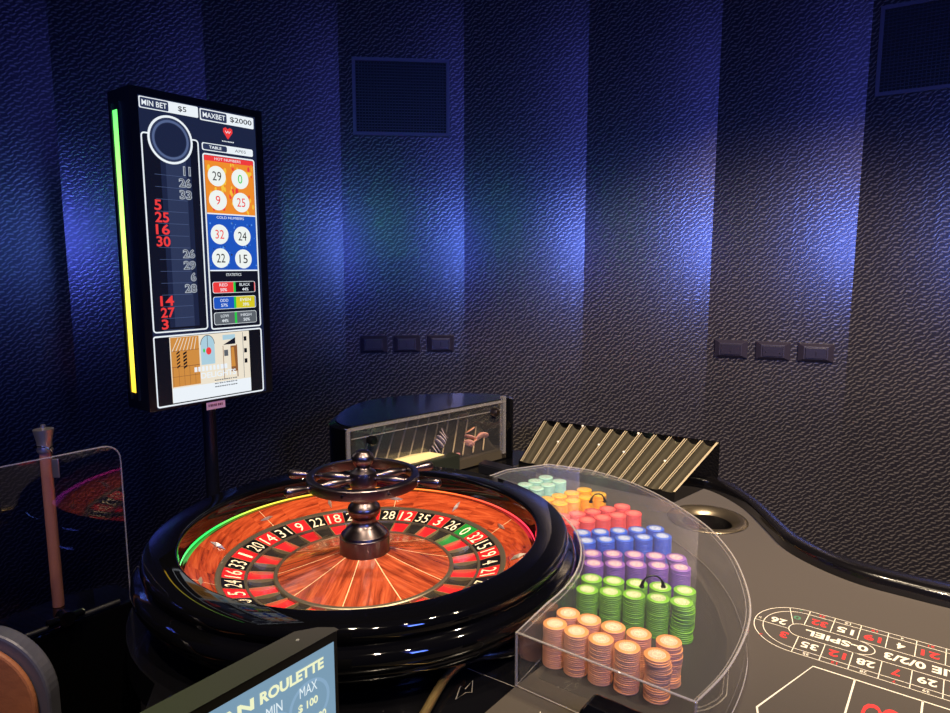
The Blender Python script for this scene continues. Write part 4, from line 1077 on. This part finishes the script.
PA = [(0.0,0.003)] + [(0.0, 0.27)] + [(0.030-0.030*math.cos(math.radians(a)), 0.280+0.030*math.sin(math.radians(a))) for a in (15,30,45,60,75,90)] + [(0.70,0.310),(0.70,0.003)]
b = MB(); k = len(b.v); n_ = len(PA)
for d in (0.0, 0.005): b.v += [tuple(A + Da*t + Vector((0,0,z)) - Na*(d-0.0) ) for t, z in PA]
b.face([k+i for i in range(n_)], 0); b.face([k+n_+i for i in range(n_)][::-1], 0)
for i in range(n_): b.face((k+i, k+(i+1) % n_, k+n_+(i+1) % n_, k+n_+i), 0)
b.build('panel', clear_divider, div)
b = MB(); b.tube([tuple(A + Da*t + Vector((0,0,z)) - Na*0.0025) for t, z in PA[:-1]], 0.0013, 8); b.build('panel_edge', edge_acrylic, div, smooth=60)
b = MB(); p0 = A+Da*0.02-Na*0.004+Vector((0,0,0.0055)); p1 = A+Da*0.70-Na*0.004+Vector((0,0,0.0055)); b.tube([tuple(p0), tuple(p1)], 0.0050, 8); b.build('base_channel', matte_black, div, smooth=60)
p2 = A+Da*0.115+Vector((0,0,0.0146))
b = MB(); b.tube([tuple(p2-Na*0.012), tuple(p2+Na*0.010)], 0.0135, 20); b.tube([tuple(p2+Da*-0.03), tuple(p2+Da*0.03)], 0.007, 10); b.build('clamp', gloss_black, div, smooth=50)
post = thing('copper_post', (-0.790,1.206,0.0), 'slim copper coloured post with flared chrome cap behind the clear divider', 'post')
b = MB(); b.lathe([(0.0098,0.0),(0.0098,0.30)], (-0.790,1.206,0), 24, cap=True); b.build('tube', copper, post, smooth=60)
b = MB(); b.lathe([(0.012,0.300),(0.0135,0.304),(0.0118,0.309),(0.0125,0.320),(0.0165,0.340),(0.0168,0.343),(0.010,0.344),(0.004,0.345),(0.004,0.351),(0.0,0.352)], (-0.790,1.206,0), 28); b.build('chrome_cap', brushed, post, smooth=40)
b = MB(); b.tube(spline([(-0.803,1.195,0.312),(-0.785,1.190,0.314),(-0.772,1.192,0.308),(-0.768,1.196,0.290)], 5), 0.0011, 6); b.tube(spline([(-0.775,1.192,0.309),(-0.755,1.19,0.322),(-0.745,1.19,0.322)], 4), 0.0009, 6); b.build('chain', chrome, post)
kt = thing('key_tag', (-0.768,1.196,0.29), 'small silver tag hanging from the copper post', 'tag')
b = MB(); b.box((-0.767,1.196,0.272), (0.013,0.003,0.036)); b.build('tag_body', brushed, kt, bevel=0.002)

# ------------------------------------------------------------------ stool corner at the lower left
stool = thing('bar_stool', (-0.76,0.70,-T), 'tan upholstered stool back with grey metal rim in the bottom left corner', 'stool')
Xr, Yb, Zt = -0.598, 0.875, 0.130
def backpad(inset, y0, y1, mt, name, z_lo=-0.22, rad=0.095):
    P = []
    x0, x1, z0, z1 = -0.88+inset, Xr-inset, z_lo+inset, Zt-inset; r = rad-inset*0.5
    for cx, cz_, a in ((x1-r, z1-r, 0), (x0+r, z1-r, 90), (x0+r, z0+r, 180), (x1-r, z0+r, 270)):
        P += [(cx+r*math.cos(math.radians(a+90*q/16)), cz_+r*math.sin(math.radians(a+90*q/16))) for q in range(17)]
    mb_ = MB(); k = len(mb_.v); n = len(P)
    for y in (y0, y1): mb_.v += [(x, y+ (Xr-x)*0.10, z) for x, z in P]
    mb_.face([k+i for i in range(n)], 0); mb_.face([k+n+i for i in range(n)][::-1], 0)
    for i in range(n): mb_.face((k+i, k+n+i, k+n+(i+1) % n, k+(i+1) % n), 0)
    return mb_.build(name, mt, stool, bevel=0.004)
backpad(0.0, Yb, Yb+0.026, trim_grey, 'backrest_rim'); backpad(0.015, Yb-0.010, Yb+0.0-0.0005, tan, 'backrest_pad')
b = MB(); b.box((-0.735,0.68,-0.30), (0.30,0.34,0.07)); b.build('seat', tan, stool, bevel=0.02)
b = MB(); b.box((-0.735,0.862,-0.24), (0.06,0.012,0.20)); b.build('back_bracket', stool_black, stool)
b = MB(); b.lathe([(0.0,-0.335),(0.03,-0.335),(0.03,-0.86),(0.20,-0.885),(0.21,-0.898),(0.0,-0.898)], (-0.735,0.68,0), 32); b.build('pedestal', stool_black, stool, smooth=40)

# ------------------------------------------------------------------ lights
def area_light(name, loc, target, size, energy, rgb, spread=180, size_y=None, shape='RECTANGLE'):
    l = bpy.data.lights.new(name, 'AREA'); l.shape = shape; l.size = size; l.size_y = size_y or size; l.energy = energy; l.color = rgb; l.spread = math.radians(spread)
    o = bpy.data.objects.new(name, l); C.objects.link(o); o.location = (loc[0], loc[1], loc[2]+T)
    d = Vector(target)-Vector(loc); o.rotation_euler = d.to_track_quat('-Z', 'Y').to_euler(); return o
def spot(name, loc, target, energy, rgb, angle, blend=0.4, radius=0.03):
    l = bpy.data.lights.new(name, 'SPOT'); l.energy = energy; l.color = rgb; l.spot_size = math.radians(angle); l.spot_blend = blend; l.shadow_soft_size = radius
    o = bpy.data.objects.new(name, l); C.objects.link(o); o.location = (loc[0], loc[1], loc[2]+T)
    d = Vector(target)-Vector(loc); o.rotation_euler = d.to_track_quat('-Z', 'Y').to_euler(); return o
warm = (1.0, 0.81, 0.57)
spot('ceiling_spot', (0.45,1.15,1.9), (0.35,1.35,0), 75, warm, 62, 0.5, 0.03)
spot('ceiling_spot', (0.95,0.90,1.9), (0.75,1.75,0), 150, warm, 74, 0.6, 0.03)
spot('ceiling_spot', (-0.30,1.05,1.9), (-0.22,1.35,0), 75, warm, 42, 0.4, 0.03)
spot('ceiling_spot', (0.10,0.15,1.9), (0.25,1.2,0), 120, warm, 56, 0.5, 0.03)
spot('ceiling_spot', (0.55,0.10,1.9), (0.45,1.5,0), 30, warm, 60, 0.5, 0.03)
spot('ceiling_spot', (-0.75,0.35,1.9), (-0.65,0.95,0), 90, warm, 40, 0.5, 0.03)
spot('added_wall_fill', (0.85,-0.30,1.7), (0.95,2.3,-0.20), 370, (1.0,0.76,0.48), 50, 0.9, 0.05)  # unseen spot added behind the camera to warm the lower right wall
spot('added_green_spill', (-0.85,0.75,0.85), (-0.30,0.62,0.19), 14, (0.35,1.0,0.05), 22, 0.8, 0.03)  # unseen spot added to tint the limit display casing green
area_light('led_screen_light', (0.52,0.05,EYE+0.12), (0.55,3.0,EYE+0.14), 0.20, 8.5, (0.12,0.23,1.0), 110, 0.26)
area_light('led_column_light', (0.50,0.02,EYE+0.95), (0.52,2.6,EYE+0.85), 0.14, 2.4, (0.12,0.14,1.0), 120, 1.3)
area_light('led_screen_light', (-0.55,0.10,EYE+0.16), (-1.2,2.6,EYE+0.16), 0.20, 4, (0.10,0.15,1.0), 100, 0.26)
area_light('led_screen_light', (-0.14,0.0,EYE+0.26), (-0.5,2.6,EYE+0.30), 0.08, 0.18, (0.12,1.0,0.12), 70, 0.10)
wd = bpy.data.worlds.new('world'); bpy.context.scene.world = wd; wd.use_nodes = True
wd.node_tree.nodes['Background'].inputs[0].default_value = (0.10, 0.10, 0.45, 1); wd.node_tree.nodes['Background'].inputs[1].default_value = 0.045

sc = bpy.context.scene
sc.view_settings.view_transform = 'Standard'; sc.view_settings.look = 'None'; sc.view_settings.gamma = 1; sc.view_settings.exposure = 0.0
try: sc.view_settings.use_curve_mapping = False
except Exception: pass
